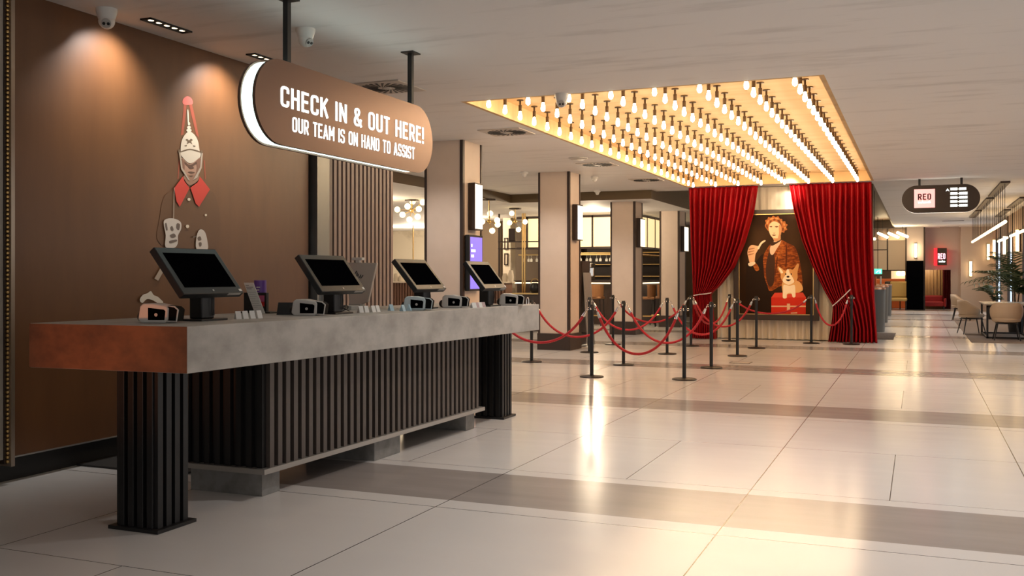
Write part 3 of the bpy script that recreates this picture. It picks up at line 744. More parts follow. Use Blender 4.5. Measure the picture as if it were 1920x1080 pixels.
for k, (x, y) in STN.items():
    if proto is None:
        proto = thing('barrier_post', STL[k], 'rope barrier post', (x, y, 0), 0, 'rope barrier posts')
        b = MB(); b.lathe([(.165, 0), (.165, .012), (.155, .018), (.05, .024), (.028, .03)], 32); b.build('base', M_bronzeblack, proto, smooth=True)
        b = MB(); b.lathe([(.026, .02), (.026, .93)], 18); b.build('pole', M_blackmetal, proto, smooth=True)
        b = MB(); b.lathe([(.034, .915), (.034, .975), (.026, .985), (.030, .992), (.026, 1.0)], 18); b.build('cap', M_black, proto, smooth=True)
        b = MB()
        for q in range(4):
            a_ = q * math.pi / 2; c, s_ = math.cos(a_), math.sin(a_)
            b.tube([(c * (.048 + .016 * math.cos(j * math.pi / 4)), s_ * (.048 + .016 * math.cos(j * math.pi / 4)), .94 + .016 * math.sin(j * math.pi / 4)) for j in range(8)], .004, 6, closed=True)
        b.build('rope_rings', M_chrome, proto, smooth=True)
    else: dup(proto, (x, y, 0), label=STL[k])
def rope(a, b_, low, label):
    A, B = STN[a], STN[b_]
    dv = Vector((B[0] - A[0], B[1] - A[1], 0)); L = dv.length; dv.normalize()
    p0 = Vector((A[0], A[1], .925)) + dv * .07; p1 = Vector((B[0], B[1], .925)) - dv * .07
    t = thing('barrier_rope', label, 'rope', ((p0.x + p1.x) / 2, (p0.y + p1.y) / 2, 0), 0, 'red barrier ropes')
    N = 40; c = math.acosh(1) ; pts = []
    kk = 2.0
    for i in range(N + 1):
        u = i / N; w = 2 * u - 1
        s = (math.cosh(kk * w) - 1) / (math.cosh(kk) - 1)
        p = p0.lerp(p1, u); p.z = low + (.925 - low) * s; pts.append(p)
    cord = []
    # twisted cord: slight radius ripple
    fine = []
    for i in range(len(pts) - 1):
        for q in range(4): fine.append(pts[i].lerp(pts[i + 1], q / 4))
    fine.append(pts[-1])
    cut = [p for p in fine if (p - p0).length > .085 and (p - p1).length > .085]
    bb = MB(); bb.tube(cut, [.0185 + .0018 * math.sin(i * 1.9) for i in range(len(cut))], 10); bb.build('cord', M_rope, t, smooth=True, world=True)
    for e, q in ((cut[0], p0), (cut[-1], p1)):
        bb = MB(); mid = q.lerp(e, .35)
        bb.tube([mid, e, e + (e - mid) * .35], [.016, .022, .022], 12); f = bb.build('ferrule', M_chrome, t, smooth=True, world=True)
        bb = MB(); dd = (mid - q); side = dd.cross(_u); side.normalize()
        bb.tube([mid, mid + side * .012 - dd * .3, q + side * .014, q - dd * .2, q - side * .012, q - side * .010 + dd * .3], .0045, 6); bb.build('snap_hook', M_chrome, f, smooth=True, world=True)
rope('s14', 's1', .45, 'red rope emerging from behind the far desk leg to the front post')
rope('s13', 's2', .42, 'red rope running behind the front post beside the desk end')
rope('s1', 's4', .33, 'longest-looking red rope in the very front of the queue')
rope('s11', 's3', .42, 'red rope before the broad column plinth, left of the slim bar column')
rope('s2', 's5', .36, 'red rope in the second line behind the front rope')
rope('s12', 's9', .46, 'red rope furthest left in the back line, before the bar stools')
rope('s3', 's6', .36, 'red rope running behind the right front posts toward the portrait')
rope('s9', 's7', .40, 'red rope from the left curtain post to the portrait centre post')
rope('s9', 's10', .40, 'short red rope between the two posts by the left curtain')
rope('s10', 's8', .60, 'red rope stretched low across the portrait and its red suitcase')
rope('s8', 's15', .38, 'red rope hanging in a deep curve before the right curtain')

# ================================================================ STAGE: CURTAINS AND PORTRAIT
YCUR = 21.55
def interp(tab, z):
    if z >= tab[0][1]: return tab[0][0]
    for (x0, z0), (x1, z1) in zip(tab, tab[1:]):
        if z >= z1: return x1 + (x0 - x1) * (z - z1) / (z0 - z1)
    return tab[-1][0]
def edge(pts):
    return [(p.x, p.z) for p in (ony(px, py, YCUR) for px, py in pts)]
def drape(name, inner, outer, ztie, folds, gather, label, flip, amp=.085):
    t = thing(name, label, 'curtain', ((inner[-1][0] + outer[-1][0]) / 2, YCUR, 0))
    NU, NV = folds * 10, 60; ZT = 3.318; vs = []; fs = []
    rnd = random.Random(len(label)); ph = [rnd.uniform(-.5, .5) for _ in range(folds + 2)]; am = [rnd.uniform(.7, 1.25) for _ in range(folds + 2)]
    for j in range(NV + 1):
        z = ZT * (1 - j / NV) + .012 * (j / NV)
        xi, xo = interp(inner, z), interp(outer, z)
        w = max(0, min(1, (ZT - z) / (ZT - ztie))); w = w ** 1.3 if z > ztie else max(.25, 1 - (ztie - z) / ztie * 1.1)
        wid = abs(xo - xi)
        for i in range(NU + 1):
            u = i / NU
            g = u / .6 * gather if u < .6 else gather + (u - .6) / .4 * (1 - gather)
            s = u * (1 - w) + g * w
            x = xi + (xo - xi) * s
            f = u * folds; k = int(f); fr = f - k
            p_ = ph[k] * (1 - fr) + ph[k + 1] * fr; a_ = am[k] * (1 - fr) + am[k + 1] * fr
            top = .35 + .65 * min(1, (ZT - z) / .35)
            y = YCUR + amp * a_ * top * math.sin(2 * math.pi * f + p_ * 2.4 + .35 * math.sin(z * 1.3)) * (1 - .25 * w)
            y -= .05 * w * (1 - u) * (1 if z > ztie else .6)
            vs.append((x, y, z))
    for j in range(NV):
        for i in range(NU):
            a = j * (NU + 1) + i; fs.append((a, a + 1, a + NU + 2, a + NU + 1))
    b = MB(); b.add(vs, fs); o = b.build('drape', M_red, t, world=True)
    o.data.polygons.foreach_set('use_smooth', [True] * len(o.data.polygons))
    sm = o.modifiers.new('cloth', 'SOLIDIFY'); sm.thickness = .006
    return t
inL = edge([(1422, 345), (1413, 400), (1397, 455), (1378, 500), (1352, 535), (1334, 552), (1338, 590), (1344, 640)])
outL = edge([(1291, 350), (1294, 450), (1300, 552), (1299, 600), (1297, 640)])
ztL = ony(1320, 552, YCUR).z
cl = drape('stage_curtain', inL, outL, ztL, 13, .6, 'red velvet curtain left of the portrait, tied back low', 1)
inR = edge([(1480, 345), (1489, 395), (1504, 450), (1524, 500), (1545, 543), (1562, 573), (1560, 600), (1553, 641)])
outR = edge([(1634, 343), (1637, 450), (1640, 560), (1645, 641)])
ztR = ony(1575, 560, YCUR).z
cr = drape('stage_curtain', inR, outR, ztR, 14, .38, 'red velvet curtain right of the portrait, swept to one side', -1)
def cord(pts, parent):
    b = MB(); P_ = [ony(px, py, YCUR - .14) for px, py in pts]; Q_ = [p + Vector((0, .26, .01)) for p in reversed(P_)]
    b.tube(P_ + Q_, .011, 8, closed=True); b.build('tieback_cord', M_tieback, parent, smooth=True, world=True)
cord([(1301, 554), (1312, 552), (1324, 551), (1333, 549)], cl)
cord([(1561, 574), (1570, 566), (1582, 555), (1594, 543)], cr)
# cream backdrop
x0, x1 = ony(1345, 500, 21.93).x, ony(1572, 500, 21.93).x
NU = 240; vs = []; fs = []
for j, z in enumerate((3.32, 2.6, 1.8, 1.0, .4, .015)):
    for i in range(NU + 1):
        u = i / NU; a_ = .012 + .03 * (3.32 - z) / 3.3
        vs.append((x0 + (x1 - x0) * u, 21.96 + a_ * math.sin(u * 2 * math.pi * 15 + .8 * math.sin(u * 17) + .3 * z), z))
for j in range(5):
    for i in range(NU):
        a = j * (NU + 1) + i; fs.append((a, a + 1, a + NU + 2, a + NU + 1))
b = MB(); b.add(vs, fs); o = b.build('backdrop_curtain', M_cream, smooth=True); tag(o, 'cream pleated curtain hanging behind the framed portrait', 'curtain')

# framed portrait
YP = 21.80
fr = thing('framed_portrait', 'tall framed portrait of a man with pipe and small dog', 'picture', (ony(1456, 500, YP).x, YP, ony(1456, 599, YP).z))
def pp(px, py, dy=0): return ony(px, py, YP + dy)
P0, P1 = pp(1376, 599), pp(1536, 391)
I0, I1 = pp(1385.5, 589), pp(1526, 399)
def ring(a, b, c, d, y0, y1):
    m_ = MB()
    m_.box((a.x, y0, a.z), (c.x, y1, b.z)); m_.box((d.x, y0, a.z), (b.x, y1, b.z)); m_.box((c.x, y0, a.z), (d.x, y1, c.z)); m_.box((c.x, y0, d.z), (d.x, y1, b.z)); return m_
ring(P0, P1, I0, I1, YP - .05, YP + .04).build('frame', M_dkbrown, fr, bevel=.006, world=True)
b = MB(); b.box((-2.75, YP + .04, 1.2), (-2.65, 22.06, 1.3)); b.build('wall_bracket', M_black, fr, world=True)
J0, J1 = Vector((I0.x + .018, YP, I0.z + .018)), Vector((I1.x - .018, YP, I1.z - .018))
ring(I0, I1, J0, J1, YP - .03, YP + .03).build('inner_moulding', M_brass, fr, world=True)
b = MB(); b.box((I0.x, YP, I0.z), (I1.x, YP + .02, I1.z))
cv = b.build('canvas', mat('umber canvas', (0.026, 0.010, 0.003), 0.6, spec=0.1, noise=((0.9, 1, 0.6), (0.085, 0.038, 0.014), 2, 0.42, 0.75)), fr, world=True)
LAY = [0]
def c3(x, y): return (1360 + x * .2407, 380 + y * .2407)
def paint(name, col, polys, sm=True, parent=cv, rough=.5, noise=None):
    LAY[0] += 1; out = None
    for k, pl in enumerate(polys):
        q = smooth_poly(pl, 4) if sm else [Vector(p) for p in pl]; b = MB()
        b.prism([pp(*c3(p.x, p.y), dy=-.0006 * LAY[0] - .0001 * k) for p in q], Vector((0, .0004, 0)))
        out = b.build(name, mat('paint ' + name, col, rough, noise=noise, spec=0.1), parent, world=True)
    return out
def blob(cx, cy, rx, ry=None, n=10): ry = ry or rx; return [(cx + rx * math.cos(2 * math.pi * i / n), cy + ry * math.sin(2 * math.pi * i / n)) for i in range(n)]
V = Vector
paint('dark_sleeve', (.020, .009, .004), [[V(p) for p in ((300, 400), (230, 470), (200, 480), (170, 470), (160, 620), (180, 860), (360, 865), (360, 720), (330, 560))]])
tweed = (0.36, 0.085, 0.012)
paint('tweed_jacket', tweed, [[V(p) for p in ((432, 290), (480, 312), (535, 340), (560, 385), (578, 450), (592, 530), (600, 610), (590, 660), (520, 640), (430, 650), (350, 690), (325, 640), (305, 580), (298, 500), (296, 420), (330, 350), (370, 310))]], noise=((9, 9, 26), (0.15, 0.030, 0.006), 2, .40, .56))
paint('tweed_lapel', (0.44, 0.12, 0.02), [[V(p) for p in ((432, 292), (455, 330), (440, 400), (400, 440), (392, 425), (420, 360))], [V(p) for p in ((215, 470), (245, 478), (264, 520), (240, 532), (222, 505))]], noise=((9, 9, 26), (0.22, 0.05, 0.01), 2, .40, .6))
paint('waistcoat', (.050, .020, .010), [[V(p) for p in ((335, 400), (350, 340), (372, 380), (386, 440), (384, 560), (372, 640), (340, 650), (318, 580), (318, 480))]])
paint('jacket_shade_line', (.09, .018, .004), [[V(p) for p in ((470, 330), (482, 360), (478, 480), (468, 500), (470, 400))], [V(p) for p in ((400, 430), (408, 440), (392, 560), (385, 560))]])
paint('cravat', (0.72, 0.45, 0.28), [[V(p) for p in ((352, 340), (372, 305), (432, 288), (424, 322), (400, 360), (372, 404), (352, 400), (346, 370))]])
paint('bow_tie', (.045, .018, .008), [[V(p) for p in ((360, 305), (395, 306), (430, 280), (432, 296), (400, 318), (368, 335), (352, 330))]])
paint('hair', (0.40, 0.12, 0.03), [[V(p) for p in ((322, 205), (308, 180), (316, 158), (310, 138), (328, 130), (334, 112), (356, 116), (372, 103), (392, 112), (412, 106), (424, 124), (442, 128), (446, 146), (466, 146), (470, 162), (486, 172), (474, 190), (482, 210), (464, 218), (458, 234), (440, 230), (420, 240), (345, 226))]])
paint('hair_highlight', (0.62, 0.26, 0.08), [[V(p) for p in ((322, 160), (330, 140), (340, 138), (330, 165))], [V(p) for p in ((346, 128), (366, 118), (376, 124), (354, 134))], [V(p) for p in ((388, 120), (408, 118), (416, 130), (396, 128))], [V(p) for p in ((452, 160), (464, 166), (460, 182), (452, 176))], [V(p) for p in ((460, 190), (472, 194), (462, 208))], [V(p) for p in ((430, 140), (440, 146), (438, 160))]])
paint('hair_shade', (0.16, 0.045, 0.012), [[V(p) for p in ((344, 152), (352, 138), (362, 142), (350, 158))], [V(p) for p in ((372, 132), (384, 126), (392, 134), (378, 140))], [V(p) for p in ((404, 138), (420, 134), (430, 152), (438, 176), (432, 196), (424, 170))], [V(p) for p in ((444, 196), (456, 200), (450, 220), (442, 214))], [V(p) for p in ((316, 176), (328, 172), (332, 196), (324, 200))]])
paint('face', (0.86, 0.52, 0.30), [[V(p) for p in ((340, 182), (352, 160), (378, 146), (412, 156), (432, 178), (438, 210), (430, 250), (428, 285), (385, 300), (372, 278), (350, 250), (338, 212))]])
paint('face_shade', (0.55, 0.25, 0.11), [[V(p) for p in ((420, 170), (436, 190), (436, 230), (428, 262), (410, 276), (418, 240), (416, 200))], [V(p) for p in ((375, 278), (405, 278), (428, 262), (428, 290), (385, 302))]])
paint('features', (0.16, 0.055, 0.025), [[V(p) for p in ((343, 186), (358, 181), (366, 187), (357, 193))], [V(p) for p in ((384, 187), (400, 181), (414, 187), (400, 194))], [V(p) for p in ((368, 234), (378, 236), (390, 234), (380, 240))], [V(p) for p in ((362, 252), (378, 249), (396, 253), (378, 258))]])
paint('hand', (0.80, 0.44, 0.24), [[V(p) for p in ((182, 350), (205, 330), (238, 335), (262, 345), (250, 375), (236, 400), (230, 440), (224, 472), (192, 468), (180, 430), (172, 390))]])
paint('finger_shade', (0.38, 0.14, 0.05), [[V(p) for p in ((180, 360), (228, 352), (228, 357), (182, 368))], [V(p) for p in ((177, 382), (226, 372), (226, 377), (178, 390))], [V(p) for p in ((176, 404), (222, 394), (222, 399), (178, 412))]], sm=False)
paint('cuff', (0.80, 0.62, 0.42), [[V(p) for p in ((178, 474), (205, 462), (230, 462), (232, 476), (205, 494), (184, 492))]])
paint('pipe', (0.82, 0.62, 0.40), [[V(p) for p in ((250, 358), (262, 330), (282, 304), (308, 292), (312, 300), (288, 318), (272, 342), (262, 362))]])
paint('suitcase_front', (0.55, 0.028, 0.012), [[V(p) for p in ((358, 738), (628, 738), (626, 872), (358, 872))]], sm=False)
paint('suitcase_top', (0.62, 0.06, 0.03), [[V(p) for p in ((358, 738), (385, 702), (604, 700), (628, 738))]], sm=False)
paint('suitcase_trim', (0.72, 0.45, 0.26), [[V(p) for p in ((358, 802), (627, 802), (627, 812), (358, 812))], [V(p) for p in ((480, 786), (504, 786), (504, 838), (480, 838))], [V(p) for p in ((510, 856), (560, 854), (560, 862), (510, 864))]], sm=False)
paint('dog_body', (0.70, 0.36, 0.13), [[V(p) for p in ((440, 650), (455, 610), (520, 600), (570, 612), (598, 645), (602, 682), (572, 700), (548, 704), (546, 732), (524, 736), (515, 712), (480, 716), (478, 742), (448, 742), (446, 700))]])
paint('dog_chest', (0.86, 0.68, 0.46), [[V(p) for p in ((455, 640), (500, 648), (538, 640), (545, 680), (544, 733), (524, 735), (514, 705), (482, 710), (476, 742), (450, 741), (450, 690))]])
paint('dog_head', (0.66, 0.31, 0.10), [[V(p) for p in ((408, 498), (432, 506), (466, 530), (500, 516), (528, 520), (560, 476), (574, 486), (562, 540), (562, 590), (540, 622), (495, 640), (452, 620), (432, 585), (430, 556), (414, 530))]])
paint('dog_face', (0.88, 0.70, 0.47), [[V(p) for p in ((478, 524), (494, 520), (502, 548), (528, 590), (535, 620), (495, 640), (455, 622), (448, 596), (470, 560))], [V(p) for p in ((418, 508), (436, 520), (450, 545), (432, 548))]])
paint('dog_features', (.03, .012, .008), [blob(470, 556, 6), blob(514, 556, 6), blob(488, 577, 11, 8), [V(p) for p in ((470, 600), (488, 597), (512, 600), (490, 612))]])

# ================================================================ WALL MURAL (soldier), painted on the brown wall
mu = thing('wall_mural', 'painted mural of a helmeted soldier with red collar on the brown wall', 'mural', (-5.658, 6.65, 1.6))
LAY[0] = 0
def c8(x, y): return (270 + x * .3516, 160 + y * .3516)
def mural(name, col, polys, sm=True, raw=False, parent=mu):
    LAY[0] += 1; out = None
    for k, pl in enumerate(polys):
        q = smooth_poly(pl, 4) if sm else [Vector(p) for p in pl]; b = MB()
        b.prism([onx(*((p.x, p.y) if raw else c8(p.x, p.y)), -5.6596 + .0007 * LAY[0] + .0001 * k) for p in q], Vector((-.0004, 0, 0)))
        out = b.build(name, mat('mural ' + name, col, .42, .1 if name == 'tunic' else 0, spec=.6 if name == 'tunic' else .25), parent, world=True)
    return out
def vv(*p): return [Vector(q) for q in p]
pk = (0.62, 0.15, 0.12)
mural('plume_strands', (0.36, 0.085, 0.05), [vv((212, 96), (228, 96), (222, 160), (210, 262), (196, 268), (206, 180)), vv((238, 96), (255, 96), (274, 180), (294, 280), (278, 262), (258, 180)), vv((186, 400), (192, 400), (184, 500), (178, 500)), vv((318, 400), (324, 400), (330, 500), (324, 500))], sm=False)
mural('plume_ball', pk, [vv((206, 95), (210, 72), (232, 58), (255, 72), (260, 98), (240, 104), (222, 104))])
mural('tunic', (0.116, 0.046, 0.0155), [vv((205, 540), (165, 560), (110, 590), (85, 700), (90, 850), (360, 870), (400, 850), (405, 700), (380, 590), (350, 560), (300, 540), (245, 545))])
ivory = (0.72, 0.62, 0.48)
mural('spike', ivory, [vv((231, 136), (237, 136), (240, 205), (234, 205)), blob(240, 205, 6, 9), blob(240, 224, 10, 8), blob(240, 240, 14, 9)])
hl = mural('helmet', ivory, [vv((196, 352), (198, 310), (212, 272), (240, 246), (268, 262), (288, 298), (296, 345), (304, 378), (246, 416), (200, 376))])
mural('helmet_detail', (0.16, 0.11, 0.07), [vv((196, 352), (245, 338), (298, 352), (298, 358), (245, 345), (197, 358)), vv((222, 290), (232, 286), (240, 294), (250, 285), (260, 292), (252, 300), (258, 314), (244, 306), (228, 314), (232, 300)), vv((214, 322), (228, 318), (226, 326)), vv((262, 320), (276, 324), (266, 328)), blob(188, 352, 6, 10), blob(308, 356, 6, 10)])
mural('face', (0.46, 0.27, 0.185), [vv((200, 386), (245, 420), (302, 384), (304, 430), (292, 470), (262, 504), (238, 504), (214, 474), (203, 436))])
mural('neck', (0.34, 0.19, 0.125), [vv((214, 480), (290, 478), (284, 512), (245, 532), (222, 512))])
mural('face_lines', (0.13, 0.07, 0.05), [vv((204, 392), (246, 424), (300, 390), (298, 404), (246, 436), (206, 404)), vv((238, 430), (256, 428), (266, 442), (250, 446), (240, 440)), vv((234, 462), (252, 459), (272, 464), (254, 470)), vv((240, 482), (262, 482), (252, 488))])
mural('face_shade', (0.26, 0.13, 0.085), [vv((280, 404), (302, 390), (304, 430), (292, 470), (272, 496), (284, 440)), vv((204, 396), (216, 410), (216, 450), (206, 438))])
mural('chin_strap', (0.50, 0.41, 0.31), [vv((188, 358), (196, 358), (206, 440), (244, 506), (238, 508), (198, 446)), vv((306, 360), (314, 362), (308, 440), (284, 492), (262, 506), (300, 436))], sm=False)
mural('collar', (0.68, 0.060, 0.045), [vv((208, 485), (216, 512), (243, 548), (191, 648), (174, 620), (162, 548)), vv((298, 486), (352, 555), (294, 648), (276, 630), (248, 546), (288, 516))], sm=False)
mural('button', (0.76, 0.64, 0.48), [blob(240, 608, 8), blob(330, 692, 6), blob(232, 752, 9)])
mural('sword', (0.45, 0.36, 0.28), [vv((160, 545), (163, 545), (160, 715), (156, 715)), vv((95, 962), (108, 985), (76, 1042), (56, 1030))], sm=False)
gl = mural('glove', (0.66, 0.58, 0.50), [vv((107, 722), (130, 710), (166, 712), (196, 730), (198, 766), (182, 800), (180, 842), (162, 866), (115, 862), (116, 800), (107, 752)), vv((280, 872), (282, 800), (300, 768), (326, 784), (340, 842), (336, 876))])
mural('glove_lines', (0.16, 0.12, 0.10), [vv((112, 740), (120, 735), (126, 770), (118, 772)), vv((176, 736), (192, 742), (186, 772), (172, 760)), vv((138, 800), (160, 790), (170, 806), (150, 814)), vv((136, 830), (172, 822), (174, 832), (140, 842)), vv((140, 760), (150, 750), (158, 770), (148, 776)), vv((286, 812), (300, 806), (306, 824), (290, 828)), vv((292, 840), (306, 838), (306, 856), (296, 858)), vv((262, 806), (280, 802), (278, 808), (264, 812))])
mural('white_tuft', (0.70, 0.63, 0.53), [vv((262, 562), (268, 553), (276, 550), (283, 546), (288, 553), (295, 556), (301, 561), (306, 567), (300, 571), (292, 566), (284, 562), (275, 561), (267, 568)), vv((389, 550), (392, 550), (393, 566), (391, 576), (388, 566))], raw=True)

# ================================================================ PURPLE SCREEN ON THE COLUMN, MENU BOARD
c1 = COLS[0]
xs_ = c1[1] + .015
pa, pb = onx(880, 440, xs_ + .07), onx(905, 545, xs_ + .07)
t = thing('digital_screen', 'tall lit purple screen mounted on the sconce column', 'screen', (xs_, (pa.y + pb.y) / 2, pb.z))
b = MB(); b.box((xs_, pa.y, pb.z), (xs_ + .07, pb.y, pa.z)); b.build('housing', M_black, t, bevel=.004, world=True)
w_ = pb.y - pa.y; h_ = pa.z - pb.z
b = MB(); b.box((xs_ + .07, pa.y + .03, pb.z + .03), (xs_ + .0715, pb.y - .02, pa.z - .03)); pn = b.build('lit_panel', mat('lit violet display', (.2, .15, .6), .3, emit=(0.20, 0.16, 0.72), strength=1.15), t, world=True)
M_stext = mat('lit white screen text', (.9, .9, .9), .5, emit=(.9, .9, 1.0), strength=1.6)
for k, wd in enumerate((.30, .75, .55)):
    b = MB()
    for q in range(int(wd * 9)):
        y0 = pa.y + .06 + q * .055 * w_; z0 = pa.z - .17 - k * .075
        b.box((xs_ + .0715, y0, z0), (xs_ + .0725, y0 + .036 * w_, z0 + .038))
    b.build('lettering', M_stext, pn, world=True)
b = MB(); b.box((xs_ + .0715, pb.y - .2, pb.z + .09), (xs_ + .0725, pb.y - .08, pb.z + .12)); b.build('logo', M_stext, pn, world=True)


t = thing('menu_board', 'dark A-frame menu board standing against the broad column', 'sign board', (-6.08, 18.6, 0))
b = MB(); b.prism([Vector(p) for p in ((-6.20, 18.35, .02), (-6.16, 18.35, .02), (-6.08, 18.35, 1.68), (-6.12, 18.35, 1.68))], Vector((0, .5, 0))); b.build('dark_panel', M_dkbrown, t, bevel=.004, world=True)
b = MB(); b.prism([Vector(p) for p in ((-5.99, 18.37, .02), (-5.96, 18.37, .02), (-6.05, 18.37, 1.45), (-6.08, 18.37, 1.45))], Vector((0, .42, 0))); b.build('steel_panel', M_brush, t, bevel=.004, world=True)
b = MB(); b.box((-6.18, 18.5, .25), (-5.98, 18.53, .27)); b.build('spreader_bar', M_blackmetal, t, world=True)

# ================================================================ BAR
gantry = thing('bar_gantry', 'backlit overhead bar gantry with glowing amber panels', 'bar gantry', (-9.15, 28.5, 1.9))
GY, GXR, GXL = 27.0, -7.3, -10.98
M_glowpanel = mat('backlit amber panel', (.9, .75, .5), .4, emit=(1.0, 0.71, 0.35), strength=1.0)
b = MB()
pw = .62; x = GXR
while x - pw > GXL:
    x -= pw + .05
    p = MB(); p.box((x + .025, GY, 2.22), (x + .025 + pw, GY + .04, 3.06)); p.build('lit_panel', M_glowpanel, gantry, world=True)
    b.box((x - .025, GY - .02, 2.2), (x + .025, GY + .06, 3.12))
b.box((GXL, GY - .02, 3.06), (GXR, GY + .06, 3.12)); b.box((GXL, GY - .02, 2.16), (GXR, GY + .06, 2.22)); b.box((GXR - .02, GY - .02, 2.16), (GXR + .02, GY + 5, 2.22)); b.box((GXR - .02, GY - .02, 3.06), (GXR + .02, GY + 5, 3.12))
y = GY + .05
while y < GY + 4.6:
    p = MB(); p.box((GXR - .02, y, 2.22), (GXR + .02, y + .85, 3.06)); p.build('lit_panel', M_glowpanel, gantry, world=True)
    b.box((GXR - .03, y + .85, 2.2), (GXR + .03, y + .92, 3.12)); y += .92
b.build('frame', M_dkbrown, gantry, world=True)
b = MB(); b.box((GXL, GY + .1, 1.98), (GXR - .05, GY + .7, 2.02)); b.box((GXR - .65, GY + .7, 1.98), (GXR - .05, GY + 4.6, 2.02))
for xx in (GXL + .1, -9.4, GXR - .12): b.box((xx, GY + .3, 2.02), (xx + .03, GY + .33, 2.2))
b.build('glass_rack', M_brass, gantry, world=True)
# hanging wine glasses
M_glass = mat('clear glass with added glow', (0.85, 0.80, 0.70), 0.08, spec=.6, emit=(1.0, .8, .5), strength=.25)  # light on the glasses put in as a faint glow of their own
proto = None
gx = [-10.9 + k * .13 for k in range(9)] + [-9.25 + k * .15 for k in range(9)]
for k, x in enumerate(gx):
    lb = 'stemmed glass hanging from the bar gantry %s, %s from the left' % (('left of the rope-side column', ORD[k]) if k < 9 else ('right of the menu board', ORD[k - 9]))
    if proto is None:
        bb = MB(); bb.lathe([(.036, 0), (.004, -.006), (.004, -.07), (.028, -.09), (.04, -.125), (.036, -.18)], 10, cap=False)
        proto = bb.build('wine_glass', M_glass, smooth=True); tag(proto, lb, 'glass', 'glasses hanging from the bar gantry'); proto.location = (x, GY + .3, 1.98)
    else:
        o = proto.copy(); COL.objects.link(o); o.location = (x, GY + .3 + (k % 2) * .12, 1.98); o['label'] = lb
M_lightstrip = mat('lit counter edge', (1, .9, .7), .4, emit=(1.0, .82, .5), strength=2.2)
t = thing('bar_counter', 'long bar counter with a lit edge under the gantry', 'bar counter', (-9.4, 27.5, 0))
b = MB(); b.box((GXL, GY - .2, 1.19), (GXR + .1, GY + .5, 1.25)); b.box((GXR - .5, GY + .5, 1.19), (GXR + .1, GY + 4.6, 1.25)); b.build('top', M_dkbrown, t, bevel=.004, world=True)
b = MB(); b.box((GXL, GY - .19, 1.155), (GXR + .09, GY - .15, 1.189)); b.box((GXR + .05, GY - .15, 1.155), (GXR + .09, GY + 4.6, 1.189)); b.build('lit_edge', M_lightstrip, t, world=True)
b = MB(); b.box((GXL, GY, 0), (GXR, GY + .4, 1.155)); b.box((GXR - .4, GY + .4, 0), (GXR, GY + 4.6, 1.155)); b.build('front', M_dkbrown, t, world=True)
# back shelves
t = thing('back_bar_shelf', 'dark back bar shelves behind the bar counter', 'shelf', (-9.5, 32.4, 0))
b = MB()
for z in (.95, 1.35, 1.75, 2.15): b.box((-12.2, 32.3, z), (-7.9, 32.65, z + .03))
b.build('shelf_board', M_brass, t, world=True)
b = MB(); b.box((-12.2, 32.65, 0), (-7.9, 32.72, 3.0)); b.build('back_panel', M_dkbrown, t, world=True)
for x in (-12.2, -10.8, -9.4, -7.95):
    b = MB(); b.box((x, 32.3, 0), (x + .05, 32.65, 3.0)); b.build('upright', M_dkbrown, t, world=True)
bm_ = [mat('green bottle glass', (.03, .08, .03), .1), mat('amber bottle glass', (.30, .12, .02), .1), mat('clear bottle glass', (.5, .45, .38), .1)]
protos = []
for m_ in bm_:
    bb = MB(); bb.lathe([(.038, 0), (.038, .19), (.014, .235), (.013, .29)], 10); o = bb.build('bottle', m_, smooth=True); protos.append(o)
cnt = 0
for si, z in enumerate((.98, 1.38, 1.78)):
    for k in range(8):
        x = -12.0 + k * .145 if k < 4 else -9.3 + (k - 4) * .15
        src = protos[(k + si) % 3]
        o = src if cnt < 3 and src.get('label') is None else src.copy()
        if o is not src: COL.objects.link(o)
        o.location = (x, 32.45, z)
        tag(o, '%s bottle, %s on the %s shelf of the back bar' % (('green', 'amber', 'clear')[(k + si) % 3], ORD[k], ('lowest', 'middle', 'upper')[si]), 'bottle', 'bottles on the back bar shelves'); cnt += 1
# bar stools
M_tan = mat('tan leather', (0.30, 0.135, 0.05), .5)
def bar_stool(x, y, label, src=None):
    if src: return dup(src, (x, y, 0), label=label)
    t = thing('bar_stool', label, 'bar stool', (x, y, 0), 0, 'tan bar stools at the bar')
    b = MB(); b.box((-.22, -.2, .74), (.22, .22, .81)); b.build('seat', M_tan, t, bevel=.03)
    b = MB()
    n = 12
    for k in range(n):
        a0, a1 = math.pi + math.pi * k / n, math.pi + math.pi * (k + 1) / n
        p = [(.24 * math.cos(a0), .22 * math.sin(a0)), (.24 * math.cos(a1), .22 * math.sin(a1)), (.21 * math.cos(a1), .19 * math.sin(a1)), (.21 * math.cos(a0), .19 * math.sin(a0))]
        b.hexa([(q[0], q[1], .80) for q in p], [(q[0] * 1.04, q[1] * 1.04, 1.14) for q in p])
    b.build('backrest', M_tan, t, bevel=.004)
    for sx in (-1, 1):
        for sy in (-1, 1):
            b = MB(); b.tube([(sx * .17, sy * .16, .74), (sx * .22, sy * .21, 0)], .014, 8); b.build('leg', M_black, t)
    b = MB(); b.tube([(-.2, -.19, .28), (.2, -.19, .28), (.2, .19, .28), (-.2, .19, .28)], .01, 6, closed=True); b.build('footrest', M_brass, t)
    return t
st = bar_stool(-8.95, 26.2, 'tan bar stool seen between the menu board and the slim column')
bar_stool(-8.30, 26.2, 'tan bar stool partly hidden by the slim column, left side', st)
s3_ = bar_stool(-6.85, 26.35, 'tan bar stool between the two slim columns, left one', st); s3_.rotation_euler = (0, 0, math.pi / 2 + .2)
s4_ = bar_stool(-6.75, 27.25, 'tan bar stool between the two slim columns, right one', st); s4_.rotation_euler = (0, 0, math.pi / 2)
